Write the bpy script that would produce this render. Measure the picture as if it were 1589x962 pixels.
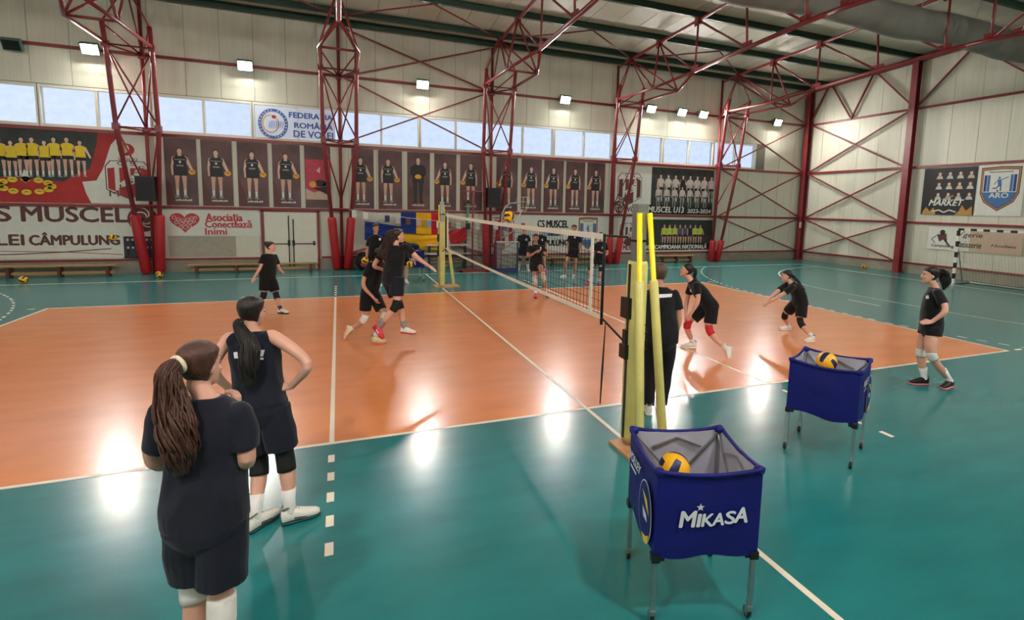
import bpy, bmesh, math, random
import numpy as np
from mathutils import Vector, Matrix, noise

for o in list(bpy.data.objects):
    bpy.data.objects.remove(o)
SC = bpy.context.scene
COL = SC.collection
random.seed(7)
W, H = 1589.0, 962.0

# ---------------------------------------------------------------- camera
CAM_POS = np.array([-2.8900, -5.6019, 2.5515])
F_PX, YAW, PITCH, ROLL, CX, CY = 798.247, 0.378878, 0.112103, 0.023831, 47.451, -72.272
def cam_axes():
    cy, sy, cp, sp = math.cos(YAW), math.sin(YAW), math.cos(PITCH), math.sin(PITCH)
    f = np.array([sy*cp, cy*cp, -sp]); r = np.array([cy, -sy, 0.0]); u = np.cross(r, f)
    c, s = math.cos(ROLL), math.sin(ROLL)
    return np.array([c*r + s*u, -s*r + c*u, f])
RM = cam_axes()
cd = bpy.data.cameras.new('camera'); cam = bpy.data.objects.new('camera', cd); COL.objects.link(cam)
cd.sensor_fit = 'HORIZONTAL'; cd.sensor_width = 36.0; cd.lens = F_PX/W*36.0
cd.shift_x = -CX/W; cd.shift_y = CY/W; cd.clip_start = 0.05; cd.clip_end = 300
m4 = Matrix.Identity(4)
for i in range(3):
    m4[i][0] = RM[0][i]; m4[i][1] = RM[1][i]; m4[i][2] = -RM[2][i]; m4[i][3] = CAM_POS[i]
cam.matrix_world = m4
SC.camera = cam

# ---------------------------------------------------------------- world (pale overcast sky) and exposure
SKY_STRENGTH = 0.58
LAMP_FAR, LAMP_NEAR = 300.0, 430.0
SC.view_settings.view_transform = 'Standard'; SC.view_settings.look = 'None'
SC.view_settings.gamma = 1.0; SC.view_settings.use_curve_mapping = False
SC.view_settings.exposure = 0.95
wd = bpy.data.worlds.new('overcast_sky'); SC.world = wd; wd.use_nodes = True
nt = wd.node_tree; bg = nt.nodes['Background']
tc = nt.nodes.new('ShaderNodeTexCoord'); nz = nt.nodes.new('ShaderNodeTexNoise'); nz.inputs['Scale'].default_value = 3.0
cr = nt.nodes.new('ShaderNodeValToRGB')
cr.color_ramp.elements[0].color = (0.64, 0.75, 0.95, 1); cr.color_ramp.elements[1].color = (0.88, 0.94, 1.0, 1)
nt.links.new(tc.outputs['Generated'], nz.inputs['Vector']); nt.links.new(nz.outputs['Fac'], cr.inputs['Fac'])
nt.links.new(cr.outputs['Color'], bg.inputs['Color']); bg.inputs['Strength'].default_value = SKY_STRENGTH

# ---------------------------------------------------------------- measuring helpers: a photo pixel and a known plane give a point
def ray(u, v):
    d = np.array([(u - W/2 - CX)/F_PX, -(v - H/2 - CY)/F_PX, 1.0])
    return d @ RM
def at(u, v, **k):
    d = ray(u, v); (a, val), = k.items(); i = 'xyz'.index(a)
    return Vector(CAM_POS + d*(val - CAM_POS[i])/d[i])
def at_depth(u, v, dep):
    return Vector(CAM_POS + ray(u, v)*dep)
def depth_of(p):
    return float((np.array(p) - CAM_POS) @ RM[2])

# ---------------------------------------------------------------- materials
MATS = {}
def lin(c):
    return tuple(((x/255.0)/12.92 if x/255.0 <= 0.04045 else ((x/255.0 + 0.055)/1.055)**2.4) for x in c)
def mat(name, rgb=(200, 200, 200), rough=0.6, metal=0.0, var=0.08, vscale=6.0, bump=0.0, bscale=60.0, spec=0.5, emit=None, alpha=None, sheen=0.0, coat=0.0, stretch=None, col2=None):
    if name in MATS: return MATS[name]
    m = bpy.data.materials.new(name); m.use_nodes = True; n = m.node_tree.nodes; l = m.node_tree.links
    b = n['Principled BSDF']; c = lin(rgb)
    b.inputs['Roughness'].default_value = rough; b.inputs['Metallic'].default_value = metal
    b.inputs['Specular IOR Level'].default_value = spec
    b.inputs['Sheen Weight'].default_value = sheen; b.inputs['Coat Weight'].default_value = coat; b.inputs['Coat Roughness'].default_value = .16
    t = n.new('ShaderNodeTexCoord'); mp = n.new('ShaderNodeMapping'); l.new(t.outputs['Object'], mp.inputs['Vector'])
    if stretch: mp.inputs['Scale'].default_value = stretch
    nz = n.new('ShaderNodeTexNoise'); nz.inputs['Scale'].default_value = vscale; nz.inputs['Detail'].default_value = 4.0
    l.new(mp.outputs['Vector'], nz.inputs['Vector'])
    rp = n.new('ShaderNodeValToRGB'); rp.color_ramp.elements[0].position = 0.3; rp.color_ramp.elements[1].position = 0.7
    a = [max(0.0, x*(1-var)) for x in c]; d = [min(1.0, x*(1+var)) for x in (lin(col2) if col2 else c)]
    rp.color_ramp.elements[0].color = (*a, 1); rp.color_ramp.elements[1].color = (*d, 1)
    l.new(nz.outputs['Fac'], rp.inputs['Fac']); l.new(rp.outputs['Color'], b.inputs['Base Color'])
    if bump:
        n2 = n.new('ShaderNodeTexNoise'); n2.inputs['Scale'].default_value = bscale; n2.inputs['Detail'].default_value = 3.0
        l.new(mp.outputs['Vector'], n2.inputs['Vector'])
        bp = n.new('ShaderNodeBump'); bp.inputs['Strength'].default_value = bump; bp.inputs['Distance'].default_value = 0.01
        l.new(n2.outputs['Fac'], bp.inputs['Height']); l.new(bp.outputs['Normal'], b.inputs['Normal'])
    if emit is not None:
        b.inputs['Emission Color'].default_value = (*[x for x in emit[:3]], 1); b.inputs['Emission Strength'].default_value = emit[3]
    if alpha is not None: b.inputs['Alpha'].default_value = alpha
    MATS[name] = m
    return m

# ---------------------------------------------------------------- geometry collector
def frame_of(d, hint=None):
    d = Vector(d).normalized()
    h = Vector(hint) if hint is not None else (Vector((0, 0, 1)) if abs(d.z) < 0.9 else Vector((1, 0, 0)))
    a = (h - d*h.dot(d))
    if a.length < 1e-5: a = d.orthogonal()
    a.normalize(); b = d.cross(a)
    return d, a, b
class G:
    def __init__(s): s.v = []; s.f = []; s.m = []; s.cur = 0
    def mi(s, i): s.cur = i; return s
    def add(s, vs, fs):
        k = len(s.v); s.v += [tuple(p) for p in vs]
        for f in fs: s.f.append(tuple(i+k for i in f)); s.m.append(s.cur)
        return s
    def box(s, c, size, rz=0.0, M=None):
        x, y, z = (q/2 for q in size); vs = []
        for sx, sy, sz in ((-1,-1,-1),(1,-1,-1),(1,1,-1),(-1,1,-1),(-1,-1,1),(1,-1,1),(1,1,1),(-1,1,1)):
            p = Vector((sx*x, sy*y, sz*z))
            if M is not None: p = M @ p
            elif rz: p = Matrix.Rotation(rz, 3, 'Z') @ p
            vs.append(p + Vector(c))
        return s.add(vs, [(0,3,2,1),(4,5,6,7),(0,1,5,4),(1,2,6,5),(2,3,7,6),(3,0,4,7)])
    def span(s, a, b):
        a = Vector(a); b = Vector(b)
        return s.box((a+b)/2, [abs(b[i]-a[i]) for i in range(3)])
    def bar(s, p, q, w, h, up=None):
        p, q = Vector(p), Vector(q); d, a, b = frame_of(q-p, up)
        M = Matrix((d, b, a)).transposed()
        return s.box((p+q)/2, ((q-p).length, w, h), M=M)
    def tube(s, pts, r, n=8, caps=True):
        pts = [Vector(p) for p in pts]; rs = r if isinstance(r, (list, tuple)) else [r]*len(pts)
        d, a, b = frame_of(pts[1]-pts[0]); vs = []; fs = []
        for i, p in enumerate(pts):
            t = (pts[min(i+1, len(pts)-1)] - pts[max(i-1, 0)]).normalized()
            a = (a - t*a.dot(t)).normalized(); b = t.cross(a)
            vs += [p + (a*math.cos(6.28318*k/n) + b*math.sin(6.28318*k/n))*rs[i] for k in range(n)]
        for i in range(len(pts)-1):
            for k in range(n):
                fs.append((i*n+k, i*n+(k+1)%n, (i+1)*n+(k+1)%n, (i+1)*n+k))
        if caps: fs.append(tuple(range(n))[::-1]); fs.append(tuple((len(pts)-1)*n+k for k in range(n)))
        return s.add(vs, fs)
    def rings(s, rings, caps=True):
        n = len(rings[0]); vs = [p for r in rings for p in r]; fs = []
        for i in range(len(rings)-1):
            for k in range(n): fs.append((i*n+k, i*n+(k+1)%n, (i+1)*n+(k+1)%n, (i+1)*n+k))
        if caps: fs.append(tuple(range(n))[::-1]); fs.append(tuple((len(rings)-1)*n+k for k in range(n)))
        return s.add(vs, fs)
    def ball(s, c, r, nu=16, nv=10, M=None):
        c = Vector(c); rr = r if isinstance(r, (list, tuple)) else (r, r, r); vs = []; fs = []
        for j in range(1, nv):
            th = math.pi*j/nv
            for i in range(nu):
                ph = 6.28318530718*i/nu
                p = Vector((rr[0]*math.sin(th)*math.cos(ph), rr[1]*math.sin(th)*math.sin(ph), rr[2]*math.cos(th)))
                vs.append(c + (M @ p if M is not None else p))
        t = Vector((0, 0, rr[2])); t = M @ t if M is not None else t
        vs += [c + t, c - t]; a = (nv-1)*nu; b = a+1
        for j in range(nv-2):
            for i in range(nu): fs.append((j*nu+i, (j+1)*nu+i, (j+1)*nu+(i+1)%nu, j*nu+(i+1)%nu))
        for i in range(nu):
            fs.append((a, i, (i+1)%nu)); fs.append((b, (nv-2)*nu+(i+1)%nu, (nv-2)*nu+i))
        return s.add(vs, fs)
    def prism(s, poly, o, ax, ay, th):
        o, ax, ay = Vector(o), Vector(ax), Vector(ay); nrm = ax.cross(ay).normalized(); n = len(poly)
        vs = [o + ax*x + ay*y for x, y in poly] + [o + ax*x + ay*y + nrm*th for x, y in poly]
        fs = [tuple(range(n))[::-1], tuple(range(n, 2*n))] + [(i, (i+1)%n, n+(i+1)%n, n+i) for i in range(n)]
        return s.add(vs, fs)
    def mesh(s, name, mats, smooth=False):
        me = bpy.data.meshes.new(name); me.from_pydata(s.v, [], s.f)
        for m in (mats if isinstance(mats, (list, tuple)) else [mats]): me.materials.append(m)
        me.polygons.foreach_set('material_index', s.m)
        if smooth: me.polygons.foreach_set('use_smooth', [True]*len(s.f))
        me.update(); return me
    def obj(s, name, mats, parent=None, smooth=False):
        return link(name, s.mesh(name, mats, smooth), parent)
LOCS = {}
def link(name, me, parent=None):
    o = bpy.data.objects.new(name, me); COL.objects.link(o)
    if parent is not None: attach(o, parent)
    return o
def attach(o, parent):
    o.parent = parent
    o.matrix_parent_inverse = LOCS.get(parent.name, Matrix.Identity(4)).inverted()
def thing(name, label, cat, loc=(0, 0, 0), group=None, rz=0.0):
    e = bpy.data.objects.new(name, None); COL.objects.link(e); e.empty_display_size = 0.1
    e.location = loc; e.rotation_euler = (0, 0, rz); tag(e, label, cat, group)
    LOCS[e.name] = Matrix.Translation(Vector(loc)) @ Matrix.Rotation(rz, 4, 'Z')
    return e
def tag(o, label, cat, group=None):
    o['label'] = label; o['category'] = cat
    if group: o['group'] = group
    return o
def struct(o): o['kind'] = 'structure'; return o
def copy_tree(o, parent=None, inv=None):
    c = o.copy(); COL.objects.link(c)
    if parent is not None: c.parent = parent
    for ch in o.children: copy_tree(ch, c)
    return c
PENDING_TEXT = []; PENDING_MESH = []
def text(s, box, fr, m, parent, name='printed_lettering', bold=0.0, shear=0.0, layer=0.004, fit=True):
    """flat printed lettering fitted into box=(x0,y0,x1,y1) of the frame (origin, right, up, normal)"""
    cu = bpy.data.curves.new(name, 'FONT'); cu.body = s; cu.size = 1.0; cu.offset = 0.0; cu.resolution_u = 3; cu.fill_mode = 'FRONT'
    o = bpy.data.objects.new('text_source', cu); COL.objects.link(o)
    PENDING_TEXT.append((o, name, box, fr, m, parent, shear, layer, bold))
class Print:
    """flat print on a panel: polygons laid on a frame, a hair in front of each other"""
    def __init__(s, fr): s.g = G(); s.fr = fr; s.mats = []
    def mi(s, m):
        if m not in s.mats: s.mats.append(m)
        s.g.cur = s.mats.index(m)
    def poly(s, pts, m, layer=0.003):
        s.mi(m); o, r, u, n = s.fr
        vs = [o + r*x + u*y + n*layer for x, y in pts]
        s.g.add(vs, [tuple(range(len(vs)))]); return s
    def rect(s, x0, y0, x1, y1, m, layer=0.003): return s.poly([(x0,y0),(x1,y0),(x1,y1),(x0,y1)], m, layer)
    def ell(s, cx, cy, rx, ry, m, layer=0.003, n=16):
        return s.poly([(cx+rx*math.cos(6.28318*k/n), cy+ry*math.sin(6.28318*k/n)) for k in range(n)], m, layer)
    def ring(s, cx, cy, rx, ry, w, m, layer=0.003, n=28):
        for k in range(n):
            a, b = 6.28318*k/n, 6.28318*(k+1)/n
            s.poly([(cx+rx*math.cos(a), cy+ry*math.sin(a)), (cx+rx*math.cos(b), cy+ry*math.sin(b)), (cx+(rx-w)*math.cos(b), cy+(ry-w)*math.sin(b)), (cx+(rx-w)*math.cos(a), cy+(ry-w)*math.sin(a))], m, layer)
        return s
    def line(s, pts, w, m, layer=0.003):
        for p, q in zip(pts, pts[1:]):
            p, q = Vector(p), Vector(q); d = q-p
            if d.length < 1e-6: continue
            n = Vector((-d.y, d.x)).normalized()*w/2
            s.poly([p-n, q-n, q+n, p+n], m, layer)
        return s
    def obj(s, name, parent): return s.g.obj(name, s.mats, parent)
# ================================================================ the hall
YB, XR, XL, YN = 15.20, 20.30, -21.5, -6.25          # inner faces of the walls
YMID = 4.5
def zt(y): return 8.74 + 0.05*(14.0 - (y if y >= YMID else 2*YMID - y))   # truss top chord
def zr(y): return zt(y) + 0.30                                            # underside of the roof
M_FLOOR = mat('teal_vinyl', (30, 120, 122), 0.26, var=0.10, vscale=1.3, bump=0.012, bscale=5, spec=0.5, stretch=(1, 3, 1), coat=0.3)
M_COURT = mat('orange_vinyl', (228, 139, 82), 0.26, var=0.07, vscale=1.1, bump=0.012, bscale=5, spec=0.5, stretch=(1, 3, 1), coat=0.3)
M_LINE = mat('white_line_paint', (240, 226, 205), 0.35, var=0.03)
M_PANEL = mat('cream_sandwich_panel', (214, 212, 195), 0.42, var=0.05, vscale=1.5, bump=0.05, bscale=14, stretch=(9, 9, 0.4), spec=0.4)
M_SEAM = mat('panel_joint', (120, 116, 104), 0.8)
M_PLINTH = mat('grey_plinth_plaster', (150, 142, 126), 0.8, var=0.12, vscale=3)
M_RED = mat('red_steel_paint', (132, 44, 48), 0.38, var=0.10, vscale=8, spec=0.5)
M_REDPAD = mat('red_pad_vinyl', (176, 24, 34), 0.5, var=0.08, vscale=8, bump=0.2, bscale=25)
M_GREEN = mat('dark_green_steel', (38, 66, 54), 0.45, var=0.10)
M_ROOF = mat('pale_roof_panel', (205, 198, 180), 0.5, var=0.05, vscale=1.2)
M_WFRAME = mat('white_window_frame', (226, 222, 206), 0.45, var=0.03)
M_DOOR = mat('white_door_metal', (226, 224, 208), 0.4, var=0.03)
M_BLACK = mat('black_plastic', (16, 16, 17), 0.45, var=0.1)
M_METAL = mat('brushed_aluminium', (176, 176, 174), 0.3, 0.9, var=0.06)
M_WOOD = mat('varnished_bench_wood', (176, 132, 84), 0.45, var=0.18, vscale=5, stretch=(0.4, 6, 6))
M_WOODD = mat('dark_bench_leg', (96, 52, 40), 0.6, var=0.15)
def glass_mat():
    m = bpy.data.materials.new('frosted_glazing'); m.use_nodes = True; n = m.node_tree.nodes; l = m.node_tree.links
    for x in list(n): n.remove(x)
    out = n.new('ShaderNodeOutputMaterial'); mx = n.new('ShaderNodeMixShader'); t = n.new('ShaderNodeBsdfTransparent'); g = n.new('ShaderNodeBsdfGlossy')
    g.inputs['Roughness'].default_value = 0.45; fr = n.new('ShaderNodeFresnel'); fr.inputs['IOR'].default_value = 1.12
    tx = n.new('ShaderNodeTexNoise'); tx.inputs['Scale'].default_value = 5; rp = n.new('ShaderNodeValToRGB')
    rp.color_ramp.elements[0].color = (0.80, 0.85, 0.92, 1); rp.color_ramp.elements[1].color = (0.97, 0.98, 1, 1)
    l.new(tx.outputs['Fac'], rp.inputs['Fac']); l.new(rp.outputs['Color'], t.inputs['Color'])
    l.new(fr.outputs['Fac'], mx.inputs['Fac']); l.new(t.outputs['BSDF'], mx.inputs[1]); l.new(g.outputs['BSDF'], mx.inputs[2]); l.new(mx.outputs['Shader'], out.inputs['Surface'])
    return m
M_GLASS = glass_mat()

# ---- floor
fl = struct(G().span((XL-.3, YN-.3, -0.2), (XR+.3, YB+.3, 0.0)).obj('floor', M_FLOOR))
G().span((-9, 0, 0.0), (9, 9, 0.0015)).obj('court_surface', M_COURT, fl)
def strip(x0, y0, x1, y1, h=0.003): G().span((x0, y0, 0.0), (x1, y1, h)).obj('court_line', M_LINE, fl)
strip(-9.0, 0, 9.0, .05); strip(-9.0, 8.95, 9.0, 9.0); strip(-9, .05, -8.95, 8.95); strip(8.95, .05, 9, 8.95)
strip(-.025, -4.0, .025, 13.0, 0.0036); strip(-3.025, .05, -2.975, 8.95); strip(2.975, .05, 3.025, 8.95)
for sx in (-3, 3):
    for k in range(5):
        for yy in (-0.25-0.36*k-0.15, 9.25+0.36*k): strip(sx-.03, yy, sx+.03, yy+.15)
for sx in (-9.2, 9.2):
    for yy in (0.0, 8.95): strip(sx-.12 if sx < 0 else sx, yy, sx if sx < 0 else sx+.2, yy+.05)
strip(-18.1, 12.97, 18.1, 13.02, 0.0025); strip(-18.1, -4.02, 18.1, -3.97, 0.0025)
strip(18.06, -3.97, 18.11, 12.97, 0.0025); strip(-18.11, -3.97, -18.06, 12.97, 0.0025)
strip(11.05, 4.0, 11.10, 5.0, 0.0025)
def arc_line(pts, w=0.05, name='court_line', h=0.0025):
    g = G(); n = len(pts); vs = []
    for i, p in enumerate(pts):
        t = (Vector(pts[min(i+1, n-1)]) - Vector(pts[max(i-1, 0)])).normalized(); q = Vector((-t.y, t.x))*w/2
        vs += [(p[0]-q.x, p[1]-q.y, h), (p[0]+q.x, p[1]+q.y, h)]
    g.add(vs, [(2*i, 2*i+2, 2*i+3, 2*i+1) for i in range(n-1)]); return g.obj(name, M_LINE, fl)
def goal_area(gx, sgn, rad):
    pts = []
    for k in range(25):
        a = math.pi/2*k/24; pts.append((gx - sgn*rad*math.sin(a), 6.0 + rad*math.cos(a)))
    for k in range(25):
        a = math.pi/2*k/24; pts.append((gx - sgn*rad*math.cos(a), 3.0 - rad*math.sin(a)))
    return pts
for gx, sgn in ((18.08, 1), (-18.08, -1)):
    arc_line([p for p in goal_area(gx, sgn, 6.0) if p[1] > -4.0 and p[1] < 13.0])
    pts = goal_area(gx, sgn, 9.0); fine = []
    for a, b in zip(pts, pts[1:]):
        k = max(1, int((Vector(b)-Vector(a)).length/0.075))
        fine += [Vector(a).lerp(Vector(b), i/k) for i in range(k)]
    acc = 0.0; cur = []
    for a, b in zip(fine, fine[1:]):
        acc += (b-a).length
        on = (acc % 0.36) < 0.17
        if on and -4.0 < a.y < 13.0: cur = (cur or [a]) + [b]
        elif len(cur) > 1: arc_line([tuple(p) for p in cur]); cur = []
        else: cur = []

# ---- back wall: sandwich panels above and below a ribbon of windows
WZ0, WZ1 = 4.66, 5.86
WB = [-21.4, -20.0, -17.1, -14.25, -11.38, -8.50, -5.60, -2.74, 0.12, 2.95, 5.78, 8.66, 11.34, 14.26, 17.0]
g = G(); g.span((XL, YB, 0), (XR+.3, YB+.2, WZ0)); g.span((XL, YB, WZ1), (XR+.3, YB+.2, 9.4)); g.span((16.92, YB, WZ0), (XR+.3, YB+.2, WZ1)); g.span((XL, YB, WZ0), (WB[1]-.02, YB+.2, WZ1))
wb = struct(g.obj('wall_back', M_SEAM))
x = XL
pm = {}
def wall_panel(x0, x1, z0, z1, parent):
    k = (round(x1-x0, 3), round(z1-z0, 3))
    if k not in pm: pm[k] = G().box((0, 0, 0), (k[0]-.012, .02, k[1])).mesh('panel', M_PANEL)
    o = link('panel', pm[k], parent); o.location = ((x0+x1)/2, YB-.008, (z0+z1)/2); return o
while x < XR-.05:
    x2 = min(x+1.0, XR)
    wall_panel(x, x2, 0.40, WZ0-.03, wb); wall_panel(x, x2, WZ1+.05, 9.05, wb)
    if x >= 16.9: wall_panel(x, x2, WZ0-.03, WZ1+.05, wb)
    x = x2
for i in range(1, len(WB)-1):
    a, b = WB[i], WB[i+1]
    if i == len(WB)-2: b = 16.92
    a += .06; b -= .06; y0 = YB-.02
    g = G()
    g.span((a-.07, y0, WZ0-.03), (a, YB+.2, WZ1+.03)); g.span((b, y0, WZ0-.03), (b+.07, YB+.2, WZ1+.03))
    g.span((a, y0, WZ0-.03), (b, YB+.14, WZ0+.05)); g.span((a, y0, WZ1-.05), (b, YB+.14, WZ1+.03))
    c = (a+b)/2; g.span((c-.035, y0+.01, WZ0+.05), (c+.035, YB+.12, WZ1-.05))
    wo = struct(g.obj('window_%d' % i, M_WFRAME))
    for p0, p1 in ((a, c-.035), (c+.035, b)): G().span((p0, YB+.06, WZ0+.05), (p1, YB+.066, WZ1-.05)).obj('pane', M_GLASS, wo)
struct(G().span((XL, YB-.06, 0), (XR, YB, 0.40)).obj('baseboard_back', M_PLINTH))
# ---- right (gable) wall
wr = struct(G().span((XR, YN-.2, 0), (XR+.2, YB+.2, 9.8)).obj('wall_right', M_SEAM))
y = YB
while y > YN+.05:
    y2 = max(y-1.0, YN)
    p = G().span((XR-.018, y2+.006, 0.40), (XR, y-.006, zr((y+y2)/2)+.02)).obj('panel', M_PANEL, wr); y = y2
struct(G().span((XR-.06, YN, 0), (XR, YB-.06, 0.40)).obj('baseboard_right', M_PLINTH))
wl = struct(G().span((XL-.2, YN-.2, 0), (XL, YB+.2, 9.8)).obj('wall_left', M_PANEL))
# ---- wall behind the camera, with the same ribbon of windows
g = G(); g.span((XL, YN-.2, 0), (XR, YN, WZ0)); g.span((XL, YN-.2, WZ1), (XR, YN, 9.4))
for k in range(15): g.span((XL+2.95*k-.1, YN-.2, WZ0), (XL+2.95*k+.1, YN, WZ1))
wn = struct(g.obj('wall_front', M_PANEL))
for k in range(14): struct(G().span((XL+2.95*k+.1, YN-.1, WZ0), (XL+2.95*k+2.85, YN-.094, WZ1)).obj('window_%d' % (20+k), M_GLASS))
# ---- roof
g = G()
for y0, y1 in ((YMID, YB+.25), (YMID, YN-.25)):
    g.add([(XL-.2, y0, zr(y0)+.03), (XR+.2, y0, zr(y0)+.03), (XR+.2, y1, zr(y1)+.03), (XL-.2, y1, zr(y1)+.03)] + [(XL-.2, y0, zr(y0)+.2), (XR+.2, y0, zr(y0)+.2), (XR+.2, y1, zr(y1)+.2), (XL-.2, y1, zr(y1)+.2)],
          [(0,1,2,3),(7,6,5,4),(0,4,5,1),(1,5,6,2),(2,6,7,3),(3,7,4,0)])
ce = struct(g.obj('ceiling', M_SEAM))
for y0, y1 in ((YMID, YB), (YMID, YN)):
    me = None; x = XL
    while x < XR:
        if me is None:
            me = G().add([(.008, y0, zr(y0)), (.992, y0, zr(y0)), (.992, y1, zr(y1)), (.008, y1, zr(y1)), (.008, y0, zr(y0)+.03), (.992, y0, zr(y0)+.03), (.992, y1, zr(y1)+.03), (.008, y1, zr(y1)+.03)],
                         [(0,1,2,3),(7,6,5,4),(0,4,5,1),(1,5,6,2),(2,6,7,3),(3,7,4,0)]).mesh('roof_panel', M_ROOF)
        o = link('roof_panel', me, ce); o.location.x = x; x += 1.0
PUR = [14.95, 14.0, 11.9, 9.6, 7.35, 5.1]
for py in PUR + [9-q for q in PUR]:
    z = zt(py)+.08
    g = G(); g.span((XL, py-.06, z+.18), (XR, py+.06, z+.215)); g.span((XL, py-.012, z+.02), (XR, py+.012, z+.19)); g.span((XL, py-.06, z), (XR, py+.06, z+.03))
    g.obj('purlin', M_GREEN, ce)

for xa, xb in ((-8.62, -2.78), (-2.78, 2.95), (2.95, 8.68), (8.68, 14.4)):
    for a_, b_ in ((xa, (xa+xb)/2), (xb, (xa+xb)/2)):
        for y0_, y1_ in ((13.95, 11.9),): G().tube([(a_, y0_, zt(y0_)+.02), (b_, y1_, zt(y1_)+.06)], .028, 6).obj('roof_brace', M_RED, ce, True)

# ---- steel rails along the walls
n = 0
for z, hh in ((0.44, .07), (2.20, .09), (4.56, .10), (7.05, .09)):
    n += 1; segs = [(XL, XR)]
    if z < 1: segs = [(XL, -5.42), (-3.48, XR)]
    g = G()
    for a, b in segs: g.span((a, YB-.10, z-hh/2), (b, YB-.02, z+hh/2))
    struct(g.obj('trim_%d' % n, M_RED))
    struct(G().span((XR-.10, YN, z-hh/2), (XR-.02, YB-.1, z+hh/2)).obj('trim_%d' % (n+4), M_RED))

# ---- lattice columns along the back wall and the trusses they carry
COLX = [-14.35, -8.62, -2.78, 2.95, 8.68, 14.40]
CNAME = ['beside the left edge of the hall', 'with the speaker, before the red banner', 'between the white double door and the flags', 'with a speaker, left of the team name banner', 'right of the team name banner', 'nearest to the bare corner of the hall']
def lattice_column(xc, i):
    t = thing('lattice_column', 'red lattice steel column ' + CNAME[i], 'column', (xc, 14.9, 0), 'lattice columns of the back wall')
    def fr(s, z):
        pts = [(0, .18, 14.86), (4.65, .54, 14.2), (7.0, .57, 13.9), (7.6, .57, 13.75)]
        for a, b in zip(pts, pts[1:]):
            if a[0] <= z <= b[0]:
                k = (z-a[0])/(b[0]-a[0]); return Vector((xc+s*(a[1]+(b[1]-a[1])*k), a[2]+(b[2]-a[2])*k, z))
    bk = lambda z: Vector((xc, 15.0, z))
    top = Vector((xc, 13.95, zt(13.95)))
    for s in (-1, 1): G().tube([fr(s, 0), fr(s, 4.65), fr(s, 7.0), fr(s, 7.6)], .068, 10).obj('chord', M_RED, t, True)
    G().tube([bk(0), bk(8.72)], .055, 8).obj('chord', M_RED, t, True)
    br = []
    for z in (2.25, 4.65, 7.0): br += [(fr(-1, z), fr(1, z)), (fr(-1, z), bk(z)), (fr(1, z), bk(z))]
    br += [(fr(-1, 4.75), fr(1, 6.95)), (fr(1, 4.75), fr(-1, 6.95))]
    for s in (-1, 1): br += [(fr(s, 4.6), bk(2.6)), (fr(s, 6.95), bk(4.7)), (fr(s, 7.6), top), (bk(7.0), fr(s, 7.55))]
    br += [(bk(8.6), top), (bk(7.1), top)]
    for a, b in br: G().tube([a, b], .026, 6).obj('brace', M_RED, t, True)
    for p in [fr(-1, 4.65), fr(1, 4.65), fr(-1, 7.0), fr(1, 7.0), bk(4.65), bk(7.0)]: G().box(p, (.17, .17, .2)).obj('gusset', M_RED, t)
    ph = [2.0, 1.95, 1.95, 1.9, 1.2, 1.05][i]
    for s in (-1, 1):
        g = G(); a, b = fr(s, .02), fr(s, ph); g.tube([a, a.lerp(b, .03), a.lerp(b, .97), b], [.12, .15, .145, .11], 14); g.obj('pad', M_REDPAD, t, True)
    return t
def roof_truss(xc, i):
    t = thing('roof_truss', 'red roof truss resting on the column ' + CNAME[i], 'truss', (xc, YMID, 0), 'roof trusses')
    T = [Vector((xc, yy, zt(yy))) for yy in (14.6, 13.95, 11.9, 9.6, 7.35, 5.1)]
    B = [None, None, None, Vector((xc, 9.65, 7.30)), Vector((xc, 7.2, 7.42)), Vector((xc, 5.1, 7.52))]
    mir = lambda p: Vector((p.x, 2*YMID-p.y, p.z))
    for side in (0, 1):
        f = (lambda p: p) if side == 0 else mir
        G().tube([f(T[0]), f(T[-1]), Vector((xc, YMID, zt(YMID)))], .06, 8).obj('top_chord', M_RED, t, True)
        G().tube([f(B[3]), f(B[4]), f(B[5]), Vector((xc, YMID, 7.53))], .068, 10).obj('bottom_chord', M_RED, t, True)
        webs = []
        for k in (3, 4, 5): webs += [(T[k], B[k])]
        webs += [(T[2], B[3]), (T[3], B[4]), (T[4], B[5])]
        for s in (-1, 1):
            mid = Vector((xc+s*.55, 11.35, 7.0)); end = Vector((xc+s*.57, 13.85, 7.05))
            G().tube([f(B[3]), f(mid), f(end)], .05, 8).obj('bottom_chord', M_RED, t, True)
            webs += [(T[2], mid), (T[1], mid)]
            if side: webs += [(T[1], end)]
        webs += [(Vector((xc-.55, 11.35, 7.0)), Vector((xc+.55, 11.35, 7.0)))]
        for a, b in webs: G().tube([f(a), f(b)], .036, 6).obj('web', M_RED, t, True)
        for p in T[1:] + B[3:]: G().box(f(p)+Vector((0, 0, -.06 if p in T else .08)), (.05, .36, .22)).obj('gusset', M_RED, t)
        for p in T[1:]: G().span(Vector((xc-.09, f(p).y-.09, f(p).z-.12)), Vector((xc+.09, f(p).y+.09, f(p).z+.09))).obj('purlin_seat', M_RED, t)
    return t
for i, xc in enumerate(COLX):
    lattice_column(xc, i); roof_truss(xc, i)

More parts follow.
